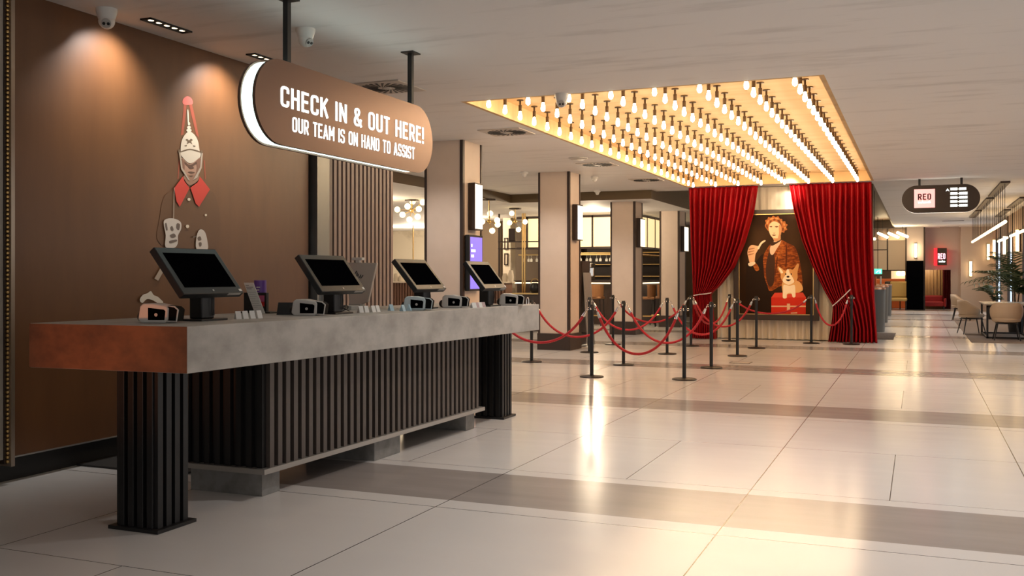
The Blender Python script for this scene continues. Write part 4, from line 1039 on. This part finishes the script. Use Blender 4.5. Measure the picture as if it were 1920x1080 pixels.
# coffee machine and taps glow on the counter
t = thing('coffee_machine', 'bright chrome coffee machine on the bar counter', 'coffee machine', (-9.0, 27.25, 1.25))
b = MB(); b.box((-.3, -.2, 0), (.3, .2, .12)); b.box((-.3, .05, .12), (.3, .2, .38)); b.box((-.3, -.2, .36), (.3, .2, .5)); b.build('body', M_chrome, t, bevel=.02)
b = MB(); b.box((-.2, -.204, .39), (.02, -.2, .47)); b.build('lit_display', mat('lit cool display', (.8, .9, 1), .4, emit=(.8, .9, 1.0), strength=3), t)
for sx in (-.12, .12):
    b = MB(); b.lathe([(.03, .28), (.03, .36)], 10, (sx, -.08, 0)); b.build('group_head', M_chrome, t, smooth=True)
# slatted host counter and its clutter
t = thing('slatted_host_counter', 'slatted brown counter with pale top beyond the desk', 'counter', (-11.7, 24.2, 0))
b = MB(); b.box((-14.2, 23.95, 1.19), (-10.05, 24.6, 1.23)); b.build('top', M_cream, t, bevel=.004, world=True)
b = MB(); b.box((-14.1, 24.05, 0), (-10.1, 24.5, 1.19))
x = -14.1
while x < -10.15: b.box((x, 24.0, 0), (x + .045, 24.05, 1.19)); x += .085
b.build('slatted_front', mat('rust brown slats', (0.17, 0.085, 0.055), .5), t, world=True)
b = MB(); b.lathe([(.10, 0), (.10, .02), (.022, .04), (.02, .10)], 16); b.lathe([(.018, .1), (.018, 1.55)], 10)
o = b.build('brass_post', M_brass, smooth=True); o.location = (ony(773, 500, 24.2).x, 24.25, 1.23); tag(o, 'slender brass post with round foot on the slatted counter', 'post')
for k, (px, hh) in enumerate(((743, .22), (752, .16), (958, .30), (947, .22))):
    b = MB(); b.lathe([(.07, 0), (.08, hh * .5), (.05, hh)], 12); o = b.build('pale_jar', M_cream, smooth=True); o.location = (ony(px, 500, 24.3).x, 24.3, 1.23)
    tag(o, ('pale jar on the slatted counter, left of the brass post', 'short pale jar beside the brass post', 'tall pale jar at the counter end by the shelving frame', 'pale jar before the framed picture strip')[k], 'jar')
# brass shelving frame standing between the columns
t = thing('brass_shelf_frame', 'tall slender brass shelving frame before the bar', 'shelf', (-10.6, 25.6, 0))
YB = 25.6
def bx(px): return ony(px, 500, YB).x
def bz(py): return ony(970, py, YB).z
for px in (936, 980, 984):
    b = MB(); b.box((bx(px) - .02, YB - .02, 0), (bx(px) + .02, YB + .02, ZS)); b.build('upright', M_brass if px != 936 else M_dkbrown, t, world=True)
for py in (453, 395, 466):
    b = MB(); b.box((bx(934), YB - .015, bz(py) - .012), (bx(1008), YB + .3, bz(py) + .012)); b.build('shelf_board', M_dkbrown, t, world=True)
b = MB(); b.box((-.10, 0, 0), (.10, .1, .36)); o = b.build('dark_canister', M_dkbrown, bevel=.02); o.location = (bx(958), YB + .05, bz(453) + .012); tag(o, 'dark canister on the brass shelving frame', 'canister')
# pale pier with two small frames
xl_, xr_ = ony(943, 500, 27.5).x, ony(957, 500, 27.5).x
m = MB(); m.box((xl_, 27.5, 0), (xr_, 27.9, ZS)); struct(m.build('wall_pier', M_cream))
m = MB(); m.box((ony(903, 500, 29).x - .3, 29, 0), (ony(938, 500, 29).x, 29.2, ZS)); struct(m.build('wall_pier_brown', mat('dull tan pier', (0.26, 0.19, 0.13), .6)))
for k, (ya, yb) in enumerate(((446, 468), (475, 497))):
    A, B = ony(945.5, ya, 27.48), ony(952.5, yb, 27.48)
    t = thing('wall_picture', ('upper', 'lower')[k] + ' of two small dark frames on the pale pier', 'picture', ((A.x + B.x) / 2, 27.49, B.z))
    b = MB(); e = .03
    b.box((A.x, 27.46, B.z), (A.x + e, 27.5, A.z)); b.box((B.x - e, 27.46, B.z), (B.x, 27.5, A.z)); b.box((A.x, 27.46, B.z), (B.x, 27.5, B.z + e)); b.box((A.x, 27.46, A.z - e), (B.x, 27.5, A.z)); b.build('frame', M_dkbrown, t, world=True)
    b = MB(); b.box((A.x + e, 27.48, B.z + e), (B.x - e, 27.5, A.z - e)); b.build('picture', M_cream, t, world=True)
# globe chandeliers
M_globe = mat('glowing globe', (1, .9, .7), .2, emit=(1.0, .76, .38), strength=4)
def chandelier(px, py, Y, globes, label, ceil=ZS):
    c = ony(px, py, Y)
    t = thing('globe_chandelier', label, 'chandelier', (c.x, c.y, ceil))
    b = MB(); b.lathe([(.16, -.03), (.16, 0)], 16); b.build('canopy', M_bronzeblack, t)
    b = MB(); b.tube([(0, 0, -.03), (0, 0, c.z - ceil)], .012, 8); b.ball((0, 0, c.z - ceil), .05, 10, 6); b.build('stem', M_brass, t, smooth=True)
    for gx_, gy_ in globes:
        g = ony(gx_, gy_, Y) - Vector((c.x, c.y, ceil)); g.y += random.Random(gx_).uniform(-.25, .25)
        b = MB(); b.tube([(0, 0, c.z - ceil), g], .009, 6); ar = b.build('arm', M_brass, t)
        b = MB(); b.ball(g, .068, 12, 8); b.build('globe', M_globe, ar, smooth=True)
chandelier(772, 395, 20.0, ((767, 377), (772, 388), (790, 379), (785, 392), (758, 403), (770, 412), (787, 407), (738, 392)), 'brass globe chandelier between the slatted wall and the column')
chandelier(917, 415, 20.5, ((916, 400), (909, 416), (932, 413), (917, 432), (925, 420)), 'brass globe chandelier just right of the purple screen')
chandelier(966, 415, 23.5, ((966, 401), (978, 415), (968, 430), (958, 418)), 'brass globe chandelier before the brass shelving frame')
# small scale-like appliance and pail beyond the desk end
t = thing('round_kettle', 'dark round kettle on the low shelf beyond the desk', 'kettle', (ony(1003, 545, 23.2).x, 23.2, .95))
b = MB(); b.lathe([(.09, 0), (.13, .06), (.14, .15), (.10, .24), (.05, .26)], 16); b.build('body', M_blackmetal, t, smooth=True)
b = MB(); b.tube([(-.11 * math.cos(math.pi * q / 8), 0, .24 + .12 * math.sin(math.pi * q / 8)) for q in range(9)], .012, 6); b.build('handle', M_brass, t, smooth=True)
t = thing('low_service_shelf', 'low dark service shelf beyond the desk end', 'shelf', (ony(1000, 560, 23.2).x, 23.2, 0))
b = MB(); b.box((-.5, -.25, .92), (.5, .25, .95)); b.build('top', M_brass, t)
b = MB(); b.box((-.48, -.2, 0), (.48, .2, .92)); b.build('cabinet', M_dkbrown, t)

# ================================================================ RIGHT-HAND SIGN
RSY = 21.35
zc = ZC
t = thing('pill_sign', 'dark pill-shaped RED direction sign hanging from the right ceiling', 'sign', (ony(1764, 371, RSY).x, RSY, ony(1764, 398, RSY).z))
xa, xb = ony(1691, 371, RSY).x, ony(1838, 371, RSY).x; z0, z1 = ony(1764, 398.5, RSY).z, ony(1764, 346.5, RSY).z
P = pill(xa, xb, z0, z1); Q = pill(xa + .01, xb - .01, z0 + .01, z1 - .01)
M_dsign = mat('dark bronze sign face', (0.045, 0.028, 0.018), .35, .2)
b = MB(); b.prism([Vector((x, RSY, z)) for x, z in P], Vector((0, .02, 0))); b.build('front_face', M_dsign, t, world=True)
b = MB(); b.prism([Vector((x, RSY + .02, z)) for x, z in P], Vector((0, .06, 0))); b.build('lit_edge', mat('lit warm sign edge', (1, 1, .9), .5, emit=(1, .93, .80), strength=2.2), t, world=True)
b = MB(); b.prism([Vector((x, RSY + .08, z)) for x, z in P], Vector((0, .02, 0))); b.build('back_face', M_dsign, t, world=True)
A, B = ony(1714, 390, RSY - .005), ony(1753, 354, RSY - .005)
b = MB(); b.box((A.x, RSY - .008, A.z), (B.x, RSY, B.z)); lp_ = b.build('lit_logo_panel', mat('lit coral panel', (1, .5, .5), .4, emit=(1.0, .36, .34), strength=1.25), t, world=True)
M_logo = mat('dark red lettering', (0.05, 0.002, 0.004), .5)
b = MB(); l0_ = ony(1721, 375, RSY - .0085); hh = ony(1721, 363.5, RSY).z - ony(1721, 375, RSY).z
lettering('RED', Vector((l0_.x, RSY - .008, l0_.z)), Vector((1, 0, 0)), Vector((0, 0, 1)), hh, M_logo, lp_, hw=.085, gap=.13, fit=ony(1746, 375, RSY).x - l0_.x, depth=.002)
def scribble(x0, x1, z, h, y, r, n=9):
    return [Vector((x0 + (x1 - x0) * i / (n * 3), y, z + h * (.5 + .5 * math.sin(i * 2.1)) * (1 if i % 5 else 1.6))) for i in range(n * 3 + 1)]
b = MB(); a_, c_ = ony(1721, 381.5, RSY - .01), ony(1745, 381.5, RSY - .01)
b.tube(scribble(a_.x, c_.x, a_.z, .035, RSY - .009, .006), .006, 5); b.build('script_line', M_ltext, lp_, world=True)
# room-number rows: two columns of five, with an arrow
for k, py in enumerate((354.5, 363, 370.5, 378, 385.5)):
    b = MB()
    for c, (xa_, xb_) in enumerate(((1782, 1795.5), (1798.5, 1814.5))):
        if c == 1 and k == 0: xb_ = 1812
        for q in range(4):
            x0_ = ony(xa_ + (xb_ - xa_) * q / 4, py, RSY).x; x1_ = ony(xa_ + (xb_ - xa_) * (q + .86) / 4, py, RSY).x; zt_ = ony(1780, py - 2.8, RSY).z; zb_ = ony(1780, py + 2.8, RSY).z
            hs_ = .013
            b.tube([Vector((x0_ + .006, RSY - .004, zb_ + .006)), Vector((x0_ + .006, RSY - .004, zt_ - .006)), Vector((x1_ - .006, RSY - .004, zt_ - .006)), Vector((x1_ - .006, RSY - .004, zb_ + .006))], .0085, 5, closed=True)
    a_ = ony(1796.3, py, RSY); b.box((a_.x - .004, RSY - .006, a_.z - .006), (a_.x + .016, RSY, a_.z + .006))
    b.build('number_row', mat('lit room numbers', (.9, .9, .9), .5, emit=(.88, 1.0, .95), strength=1.3), t, world=True)
b = MB(); b.prism([ony(px, py, RSY) for px, py in ((1773, 359), (1776.7, 353), (1780.5, 359), (1776.7, 357))], Vector((0, -.005, 0))); b.build('arrow', M_ltext, t, world=True)
for px in (1724, 1803):
    x = ony(px, 340, RSY).x; b = MB(); b.box((x - .022, RSY + .03, z1 - .01), (x + .022, RSY + .07, ZC)); b.build('hanging_rod', M_black, t, world=True)

# red wall sign at the far end
A, B = fx(1757), fx(1776)
za, zb_ = fz(498), fz(466)
t = thing('wall_sign', 'small lit RED box sign on the far wall above the doorway', 'sign', ((A + B) / 2, YF, za))
b = MB(); b.box((fx(1751), YF - .32, za), (fx(1774.5), YF - .02, zb_)); b.build('red_side', mat('lit red side', (.6, .01, .02), .4, emit=(1, .02, .03), strength=1.5), t, world=True)
b = MB(); b.box((fx(1757), YF - .36, za), (fx(1775), YF - .32, zb_)); fc = b.build('face', M_dsign, t, world=True)
b = MB(); y_ = YF - .361; lx0, lx1 = ony(1758.5, 480, y_).x, ony(1772.5, 480, y_).x; lz0, lz1 = ony(1760, 486, y_).z, ony(1760, 475, y_).z
lettering('RED', Vector((lx0, y_, lz0)), Vector((1, 0, 0)), Vector((0, 0, 1)), lz1 - lz0, mat('lit pink lettering', (1, .5, .6), .4, emit=(1.0, .42, .52), strength=2.4), fc, hw=.085, gap=.14, fit=lx1 - lx0)
b = MB(); a_, c_ = ony(1760, 492, y_), ony(1772, 492, y_); b.tube(scribble(a_.x, c_.x, a_.z, .06, y_, .02, 6), .018, 5); b.build('script_line', M_ltext, fc, world=True)

# ================================================================ FAR END
t = thing('far_sconce', 'lit tube sconce on the far column above the black panel', 'wall light', ((fx(1717)), YF - .64, fz(483)))
b = MB(); b.box((fx(1717) - .05, YF - .64, fz(485)), (fx(1717) + .05, YF - .6, fz(456))); b.build('back_plate', M_dkbrown, t, world=True)
b = MB(); b.lathe([(.045, 0), (.045, fz(458) - fz(483))], 12, (fx(1717), YF - .68, fz(483))); b.build('tube', M_lamp, t, smooth=True, world=True)
t = thing('black_panel', 'tall black panel standing before the far column', 'screen', ((fx(1716)), YF - .9, 0))
b = MB(); b.box((ony(1699.5, 500, YF - .9).x, YF - .98, .03), (ony(1731.5, 500, YF - .9).x, YF - .86, ony(1700, 489, YF - .9).z)); b.build('panel', M_screen, t, bevel=.01, world=True)
b = MB(); b.box((ony(1699.5, 500, YF - .9).x - .02, YF - 1.1, 0), (ony(1731.5, 500, YF - .9).x + .02, YF - .74, .03)); b.build('base', M_black, t, world=True)
# doorway: slatted wood, red curtain, red armchair
m = MB(); x = fx(1734)
m.box((fx(1734), 44.6, 0), (fx(1772), 44.65, fz(500)))
while x < fx(1768): m.box((x, 44.55, 0), (x + .07, 44.6, fz(500))); x += .13
struct(m.build('wall_doorway_slats', mat('ochre wood slats', (0.34, 0.19, 0.07), .5)))
b = MB(); n = 40
vs = []; fs = []
for j, z in enumerate((fz(505), .02)):
    for i in range(n + 1): vs.append((fx(1768) + (fx(1785) - fx(1768)) * i / n, 44.1 + .05 * math.sin(i * 1.4), z))
for i in range(n): fs.append((i, i + 1, n + 2 + i, n + 1 + i))
b.add(vs, fs); tag(b.build('doorway_curtain', mat('deep red cloth', (0.16, 0.008, 0.008), .7), smooth=True), 'dark red curtain at the right of the far doorway', 'curtain')
b = MB(); t = thing('red_armchair', 'low red armchair inside the far doorway', 'armchair', (fx(1750), 44.1, 0))
M_rchair = mat('crimson upholstery', (0.30, 0.010, 0.012), .6)
for nm, lo, hi in (('seat', (-.4, -.3, .12), (.4, .3, .32)), ('backrest', (-.4, .2, .2), (.4, .38, .56)), ('arm', (-.5, -.3, .1), (-.4, .35, .46)), ('arm', (.4, -.3, .1), (.5, .35, .46))):
    b = MB(); b.box(lo, hi); b.build(nm, M_rchair, t, bevel=.05)
for sx in (-.4, .4):
    for sy in (-.25, .3):
        b = MB(); b.box((sx - .03, sy - .03, 0), (sx + .03, sy + .03, .12)); b.build('leg', M_black, t)
# lounge seen under the beige panels
t = thing('orange_banquette', 'orange upholstered banquette beyond the grey kiosks', 'sofa', (fx(1645), 44.9, 0))
M_or = mat('burnt orange upholstery', (0.50, 0.11, 0.02), .6)
for nm, lo, hi in (('seat', (-1.1, -.3, 0), (1.1, .3, .45)), ('backrest', (-1.1, .2, .45), (1.1, .4, 1.25))):
    b = MB(); b.box(lo, hi); b.build(nm, M_or, t, bevel=.05)
def lounge_chair(px, Y, m_, label, s=1.0):
    t = thing('lounge_chair', label, 'chair', (ony(px, 560, Y).x, Y, 0), 0, 'lounge chairs at the far end')
    for nm, lo, hi in (('seat', (-.32, -.3, .36), (.32, .3, .5)), ('backrest', (-.32, .18, .5), (.32, .32, 1.15))):
        b = MB(); b.box(lo, hi); b.build(nm, m_, t, bevel=.05)
    for sx in (-.28, .28):
        for sy in (-.26, .26):
            b = MB(); b.tube([(sx, sy, 0), (sx, sy, .37)], .02, 6); b.build('leg', M_black, t)
lounge_chair(1685, 42.6, mat('mustard cloth', (0.45, 0.30, 0.10), .7), 'mustard lounge chair beside the black panel')
lounge_chair(1674, 43.75, M_dkbrown, 'dark lounge chair left of the mustard chair')
t = thing('lit_picture', 'glowing pale picture panel above the mustard chair', 'picture', (fx(1684), 47.9, fz(523)))
b = MB(); b.box((ony(1671, 510, 47.9).x, 47.92, ony(1671, 524, 47.9).z), (ony(1700, 510, 47.9).x, 47.98, ony(1671, 506, 47.9).z)); b.build('panel', mat('glowing beige panel', (.8, .6, .4), .5, emit=(1, .72, .42), strength=.7), t, world=True)
for q, px in enumerate((1685, 1693)):
    b = MB(); b.ball(ony(px, 513, 47.85), .11, 10, 6); b.build('globe', M_globe, t, smooth=True, world=True)
# three linear lamps over the lounge glass
for k, (px, py) in enumerate(((1655, 441), (1675, 441), (1692, 440))):
    p = ony(px, py, 41.5)
    t = thing('linear_lamp', 'short glowing tube lamp above the beige panels, %s from the left' % ORD[k], 'ceiling light', p, 0, 'tube lamps before the beige panels'); b = MB(); b.tube([Vector((-.18, .5, .10)), Vector((.18, -.5, -.10))], .05, 8); b.build('tube', M_lamp, t, smooth=True); b = MB(); b.tube([Vector((0, 0, .04)), Vector((0, 0, 3.62 - p.z))], .01, 6); b.build('cord', M_black, t)
p = ony(1639.5, 448, 27.0); t = thing('small_globe_lamp', 'tiny glowing lamp at the right edge of the red curtain', 'lamp', p); b = MB(); b.ball((0, 0, 0), .04, 10, 6); b.build('globe', M_tube, t, smooth=True); b = MB(); b.tube([Vector((0, 0, .03)), Vector((0, 0, 3.62 - p.z))], .008, 6); b.build('cord', M_black, t)
# exit sign
p = ony(1646, 509, 40.0); t = thing('exit_sign', 'small green exit sign beside the right red curtain', 'sign', (p.x, 40, p.z - .1))
b = MB(); b.box((p.x - .15, 39.97, p.z - .1), (p.x + .15, 40.0, p.z + .1)); b.build('lit_face', mat('lit green exit sign', (.1, .6, .4), .4, emit=(.10, .85, .50), strength=1.5), t, world=True)
b = MB(); b.tube([(p.x - .06, 39.965, p.z - .05), (p.x - .02, 39.965, p.z + .0), (p.x + .03, 39.965, p.z + .03)], .014, 6); b.box((p.x + .06, 39.96, p.z - .06), (p.x + .10, 39.97, p.z + .06)); b.build('running_figure', mat('lit white pictogram', (.9, 1, .9), .4, emit=(.9, 1, .95), strength=2), t, world=True)
b = MB(); b.box((p.x - .012, 39.98, p.z + .1), (p.x + .012, 40.0, 3.62)); b.build('hanging_rod', M_black, t, world=True)
# small dark plant on the ledge there
# grey kiosks
M_kiosk = mat('slate grey kiosk', (0.13, 0.135, 0.13), .45)
for k, (px, Y, lb) in enumerate(((1651, 25.8, 'grey rounded kiosk with copper top nearest the red curtain'), (1658, 31.0, 'grey rounded kiosk second behind the red curtain'), (1665.5, 36.3, 'grey rounded kiosk furthest behind the red curtain'))):
    x = ony(px, 560, Y).x
    t = thing('service_kiosk', lb, 'kiosk', (x - .25, Y + .2, 0), 0, 'grey kiosks along the aisle')
    b = MB(); b.lathe([(.34, 0), (.34, .03), (.36, 1.05)], 28); b.build('body', M_kiosk, t, smooth=True)
    b = MB(); b.lathe([(.37, 1.05), (.37, 1.09)], 28); b.build('top', M_copper, t, smooth=True)
    b = MB(); b.box((-.02, -.15, 1.09), (.02, .15, 1.36)); b.build('screen', M_white if k == 2 else M_or, t, bevel=.004)
m = MB(); a = fl0 = onz(1634, 640); m.box((-1.0, 22.9, 0), (-.5, 25.4, .012)); tag(m.build('entrance_mat', mat('brown ribbed mat', (0.16, 0.12, 0.095), .8, noise=((60, 4, 1), (0.10, 0.075, 0.06), 1, .4, .6)), bevel=.003), 'brown ribbed mat on the floor beside the right curtain', 'mat')
# floor box cover
m = MB(); p = onz(1389, 680); m.box((p.x - .15, p.y - .15, 0), (p.x + .15, p.y + .15, .003)); o = m.build('floor_hatch', mat('stone hatch lid', (0.55, 0.48, 0.41), .3)); tag(o, 'small square floor hatch outlined among the rope posts', 'floor hatch')
m = MB(); e = .012
for lo, hi in (((-.16, -.16), (.16, -.16 + e)), ((-.16, .16 - e), (.16, .16)), ((-.16, -.16), (-.16 + e, .16)), ((.16 - e, -.16), (.16, .16))): m.box((p.x + lo[0], p.y + lo[1], 0), (p.x + hi[0], p.y + hi[1], .004))
m.build('hatch_edge', M_dkbrown, o, world=False)

# ================================================================ RIGHT-HAND LOUNGE
m = MB(); m.box((1.02, 22.6, 0), (2.7, 35.0, .012)); tag(m.build('rug', mat('taupe rug', (0.22, 0.165, 0.13), .9), bevel=.003), 'taupe rug under the dining table on the right', 'rug')
M_shellc = mat('beige upholstery', (0.52, 0.385, 0.265), .65)
def tub_chair(x, y, rz, label, src=None):
    if src is not None: return dup(src, (x, y, .012), rz, label)
    t = thing('tub_chair', label, 'chair', (x, y, .012), rz, 'beige tub chairs around the table')
    b = MB(); n = 20; rows = []
    for z, rr_ in ((.40, .23), (.48, .285), (.60, .315), (.72, .325), (.80, .325)):
        rows.append([(z, rr_, a_) for a_ in [math.radians(-20) + math.radians(220) * q / n for q in range(n + 1)]])
    vs = []; fs = []
    for ri, row in enumerate(rows):
        for q, (z, r_, a_) in enumerate(row):
            edge_ = abs(q / n - .5) * 2; zz = .40 + (z - .40) * (1 - .55 * max(0, edge_ - .45) / .55)
            vs.append((r_ * math.cos(a_), r_ * .95 * math.sin(a_), zz))
    for ri in range(len(rows) - 1):
        for q in range(n): a_ = ri * (n + 1) + q; fs.append((a_, a_ + 1, a_ + n + 2, a_ + n + 1))
    b.add(vs, fs); o = b.build('backrest', M_shellc, t, smooth=True); sm = o.modifiers.new('pad', 'SOLIDIFY'); sm.thickness = .045
    b = MB(); b.lathe([(.20, .38), (.27, .40), (.285, .45), (.26, .48), (.001, .49)], 20); b.build('seat', M_shellc, t, smooth=True)
    for sx in (-1, 1):
        for sy in (-1, 1):
            b = MB(); b.tube([(sx * .17, sy * .16, .40), (sx * .25, sy * .25, 0)], [.016, .011], 8); b.build('leg', M_black, t)
    b = MB(); b.tube([(-.2, -.2, .36), (.2, -.2, .36), (.2, .2, .36), (-.2, .2, .36)], .011, 6, closed=True); b.build('seat_frame', M_black, t)
    return t
# backrest opens toward -y locally; rz turns it
ch = tub_chair(1.74, 23.5, math.pi, 'beige tub chair with its back to the viewer, nearest at the table')
tub_chair(1.16, 25.7, math.pi / 2 + .25, 'beige tub chair at the left side of the table, middle one', ch)
tub_chair(1.22, 33.2, math.pi / 2 - .1, 'beige tub chair furthest back along the rug edge', ch)
t = thing('dining_table', 'stone-topped table with black frame legs on the rug', 'table', (1.83, 25.0, .012))
b = MB(); b.box((-.5, -1.15, .73), (.5, 1.1, .76)); b.build('table_top', mat('grey stone top', (0.40, 0.36, 0.31), .25, noise=(5.0, (0.25, 0.22, 0.19), 5, .4, .7)), t, bevel=.004)
for y in (-1.05, 1.0):
    b = MB()
    for lo, hi in (((-.45, y, 0), (-.41, y + .05, .73)), ((.41, y, 0), (.45, y + .05, .73)), ((-.45, y, 0), (.45, y + .05, .04)), ((-.45, y, .69), (.45, y + .05, .73))): b.box(lo, hi)
    b.build('leg_frame', M_black, t)
b = MB(); b.box((-.45, -1.0, 0), (-.41, 1.0, .03)); b.box((.41, -1.0, 0), (.45, 1.0, .03)); b.build('floor_rail', M_black, t)
# palms
M_leaf = mat('dark palm leaf', (0.030, 0.055, 0.018), .5, noise=(6.0, (0.07, 0.085, 0.03), 3, .4, .7))
def palm(x, y, pot_h, L, n, label, seed, up=.9):
    rnd = random.Random(seed)
    t = thing('potted_palm', label, 'plant', (x, y, 0), 0)
    b = MB(); b.lathe([(.16, 0), (.20, pot_h * .5), (.22, pot_h), (.19, pot_h), (.18, pot_h - .04), (.001, pot_h - .05)], 18, cap=False); b.build('pot', M_blackmetal, t, smooth=True)
    b = MB()
    for k in range(3): b.tube([(.04 * math.cos(k * 2.1), .04 * math.sin(k * 2.1), pot_h - .06), (.10 * math.cos(k * 2.1), .10 * math.sin(k * 2.1), pot_h + L * .45)], [.018, .010], 6)
    b.build('stem', M_dkbrown, t)
    b = MB()
    for k in range(n):
        az = rnd.uniform(0, 2 * math.pi); el = rnd.uniform(.55, 1.40); l = L * rnd.uniform(.75, 1.1)
        if math.cos(az) > .05: l *= .22
        base = Vector((.05 * math.cos(az), .05 * math.sin(az), pot_h + L * rnd.uniform(.1, .45))); dirh = Vector((math.cos(az), math.sin(az), 0)); pts = []
        for q in range(11):
            s = q / 10 * l; pts.append(base + dirh * (s * math.cos(el) + .12 * s * s) + _u * (s * math.sin(el) - .42 * s * s / l))
        b.tube(pts, [.006 * (1 - q / 13) for q in range(11)], 4)
        side = dirh.cross(_u)
        for q in range(2, 11):
            for sgn in (-1, 1):
                c = pts[q]; ll = .30 * L * (1 - abs(q - 5.5) / 9); tip = c + side * sgn * ll * .8 + (pts[q] - pts[q - 1]).normalized() * ll * .7 - _u * ll * .35
                wv = (pts[q] - pts[q - 1]).normalized() * .016; mid = c.lerp(tip, .5) + _u * .02
                b.add([c - wv, c + wv, mid + wv * 1.1, tip, mid - wv * 1.1], [(0, 1, 2, 3, 4)])
    b.build('fronds', M_leaf, t)
palm(2.2, 26.9, .75, 1.25, 36, 'large potted palm behind the dining table at the right edge', 3)
palm(2.2, 34.4, .50, .72, 22, 'smaller potted palm further back along the right wall', 8)
# wall tube sconces on the right wall
def tube_sconce(loc, h, label, facing):
    t = thing('tube_sconce', label, 'wall light', loc, 0, 'vertical tube sconces on the right-hand walls')
    dx, dy = facing
    b = MB(); b.box((-.03 if dx else -.05, -.05 if dx else -.03, -.02), (.03 if dx else .05, .05 if dx else .03, h + .02)); b.build('back_plate', M_dkbrown, t)
    b = MB(); b.lathe([(.045, 0), (.045, h)], 12, (dx * .075, dy * .075, 0)); b.build('tube', M_tube, t, smooth=True)
p = ony(1820, 518, YF - .28); tube_sconce((p.x, YF - .28, p.z), 1.05 * .56, 'vertical lit tube on the far return wall', (0, -1))
for k, (px, ya, yb) in enumerate(((1853, 458, 487), (1868, 450, 484), (1888, 443, 477), (1913, 431, 471))):
    Y = [40.2, 37.4, 32.7, 27.8][k]
    A = onx(px, yb, XR - .03) ; B = onx(px, ya, XR - .03)
    if k == 0:
        A = ony(px, yb, YF - .28); B = ony(px, ya, YF - .28); tube_sconce((A.x, A.y, A.z), B.z - A.z, 'vertical lit tube beside the first window strip', (0, -1)); continue
    tube_sconce((XR - .03, A.y, A.z), max(.5, B.z - A.z), ('', 'vertical lit tube on the right wall, furthest of three', 'vertical lit tube on the right wall, middle one', 'vertical lit tube on the right wall, nearest one')[k], (-1, 0))
# linear pendants with many cords
def pendant(x, y0, y1, zt, label):
    t = thing('linear_pendant', label, 'pendant light', (x, (y0 + y1) / 2, ZC), 0, 'linear tube pendants over the lounge')
    L = (y1 - y0) / 2
    b = MB(); b.box((-.09, -L, -.04), (.09, L, 0)); b.build('canopy', M_dkbrown, t, bevel=.004)
    b = MB(); b.tube([(0, -L * .96, zt - ZC), (0, L * .96, zt - ZC)], .035, 10); b.build('tube', M_tube, t, smooth=True)
    n = 7
    for k in range(n):
        y = -L * .9 + 1.8 * L * k / (n - 1); c = MB(); c.tube([(0, y, -.04), (0, y, zt - ZC + .03)], .006, 5); c.build('cord', M_black, t)
zt_ = 2.50
pendant(1.65, 22.5, 26.5, zt_, 'linear tube pendant nearest in the left line over the lounge')
pendant(1.65, 27.1, 31.5, zt_, 'linear tube pendant second in the left line over the lounge')
pendant(1.65, 32.1, 36.0, zt_, 'linear tube pendant furthest in the left line over the lounge')
pendant(2.40, 27.2, 31.1, zt_, 'linear tube pendant nearer in the right line over the lounge')
pendant(2.40, 32.1, 35.7, zt_, 'linear tube pendant further in the right line over the lounge')
# slot vents in the far ceiling
for k, (px, py) in enumerate(((1787, 414), (1780, 425.5))):
    p = onz(px, py, ZC); b = MB(); b.box((-.35, -.08, -.01), (.35, .08, 0)); o = b.build('slot_vent', M_dkbrown, bevel=.003); o.location = (p.x, p.y, ZC); tag(o, ('nearer', 'farther')[k] + ' dark slot vent in the far ceiling behind the pill sign', 'air vent', 'slot vents in the far ceiling')
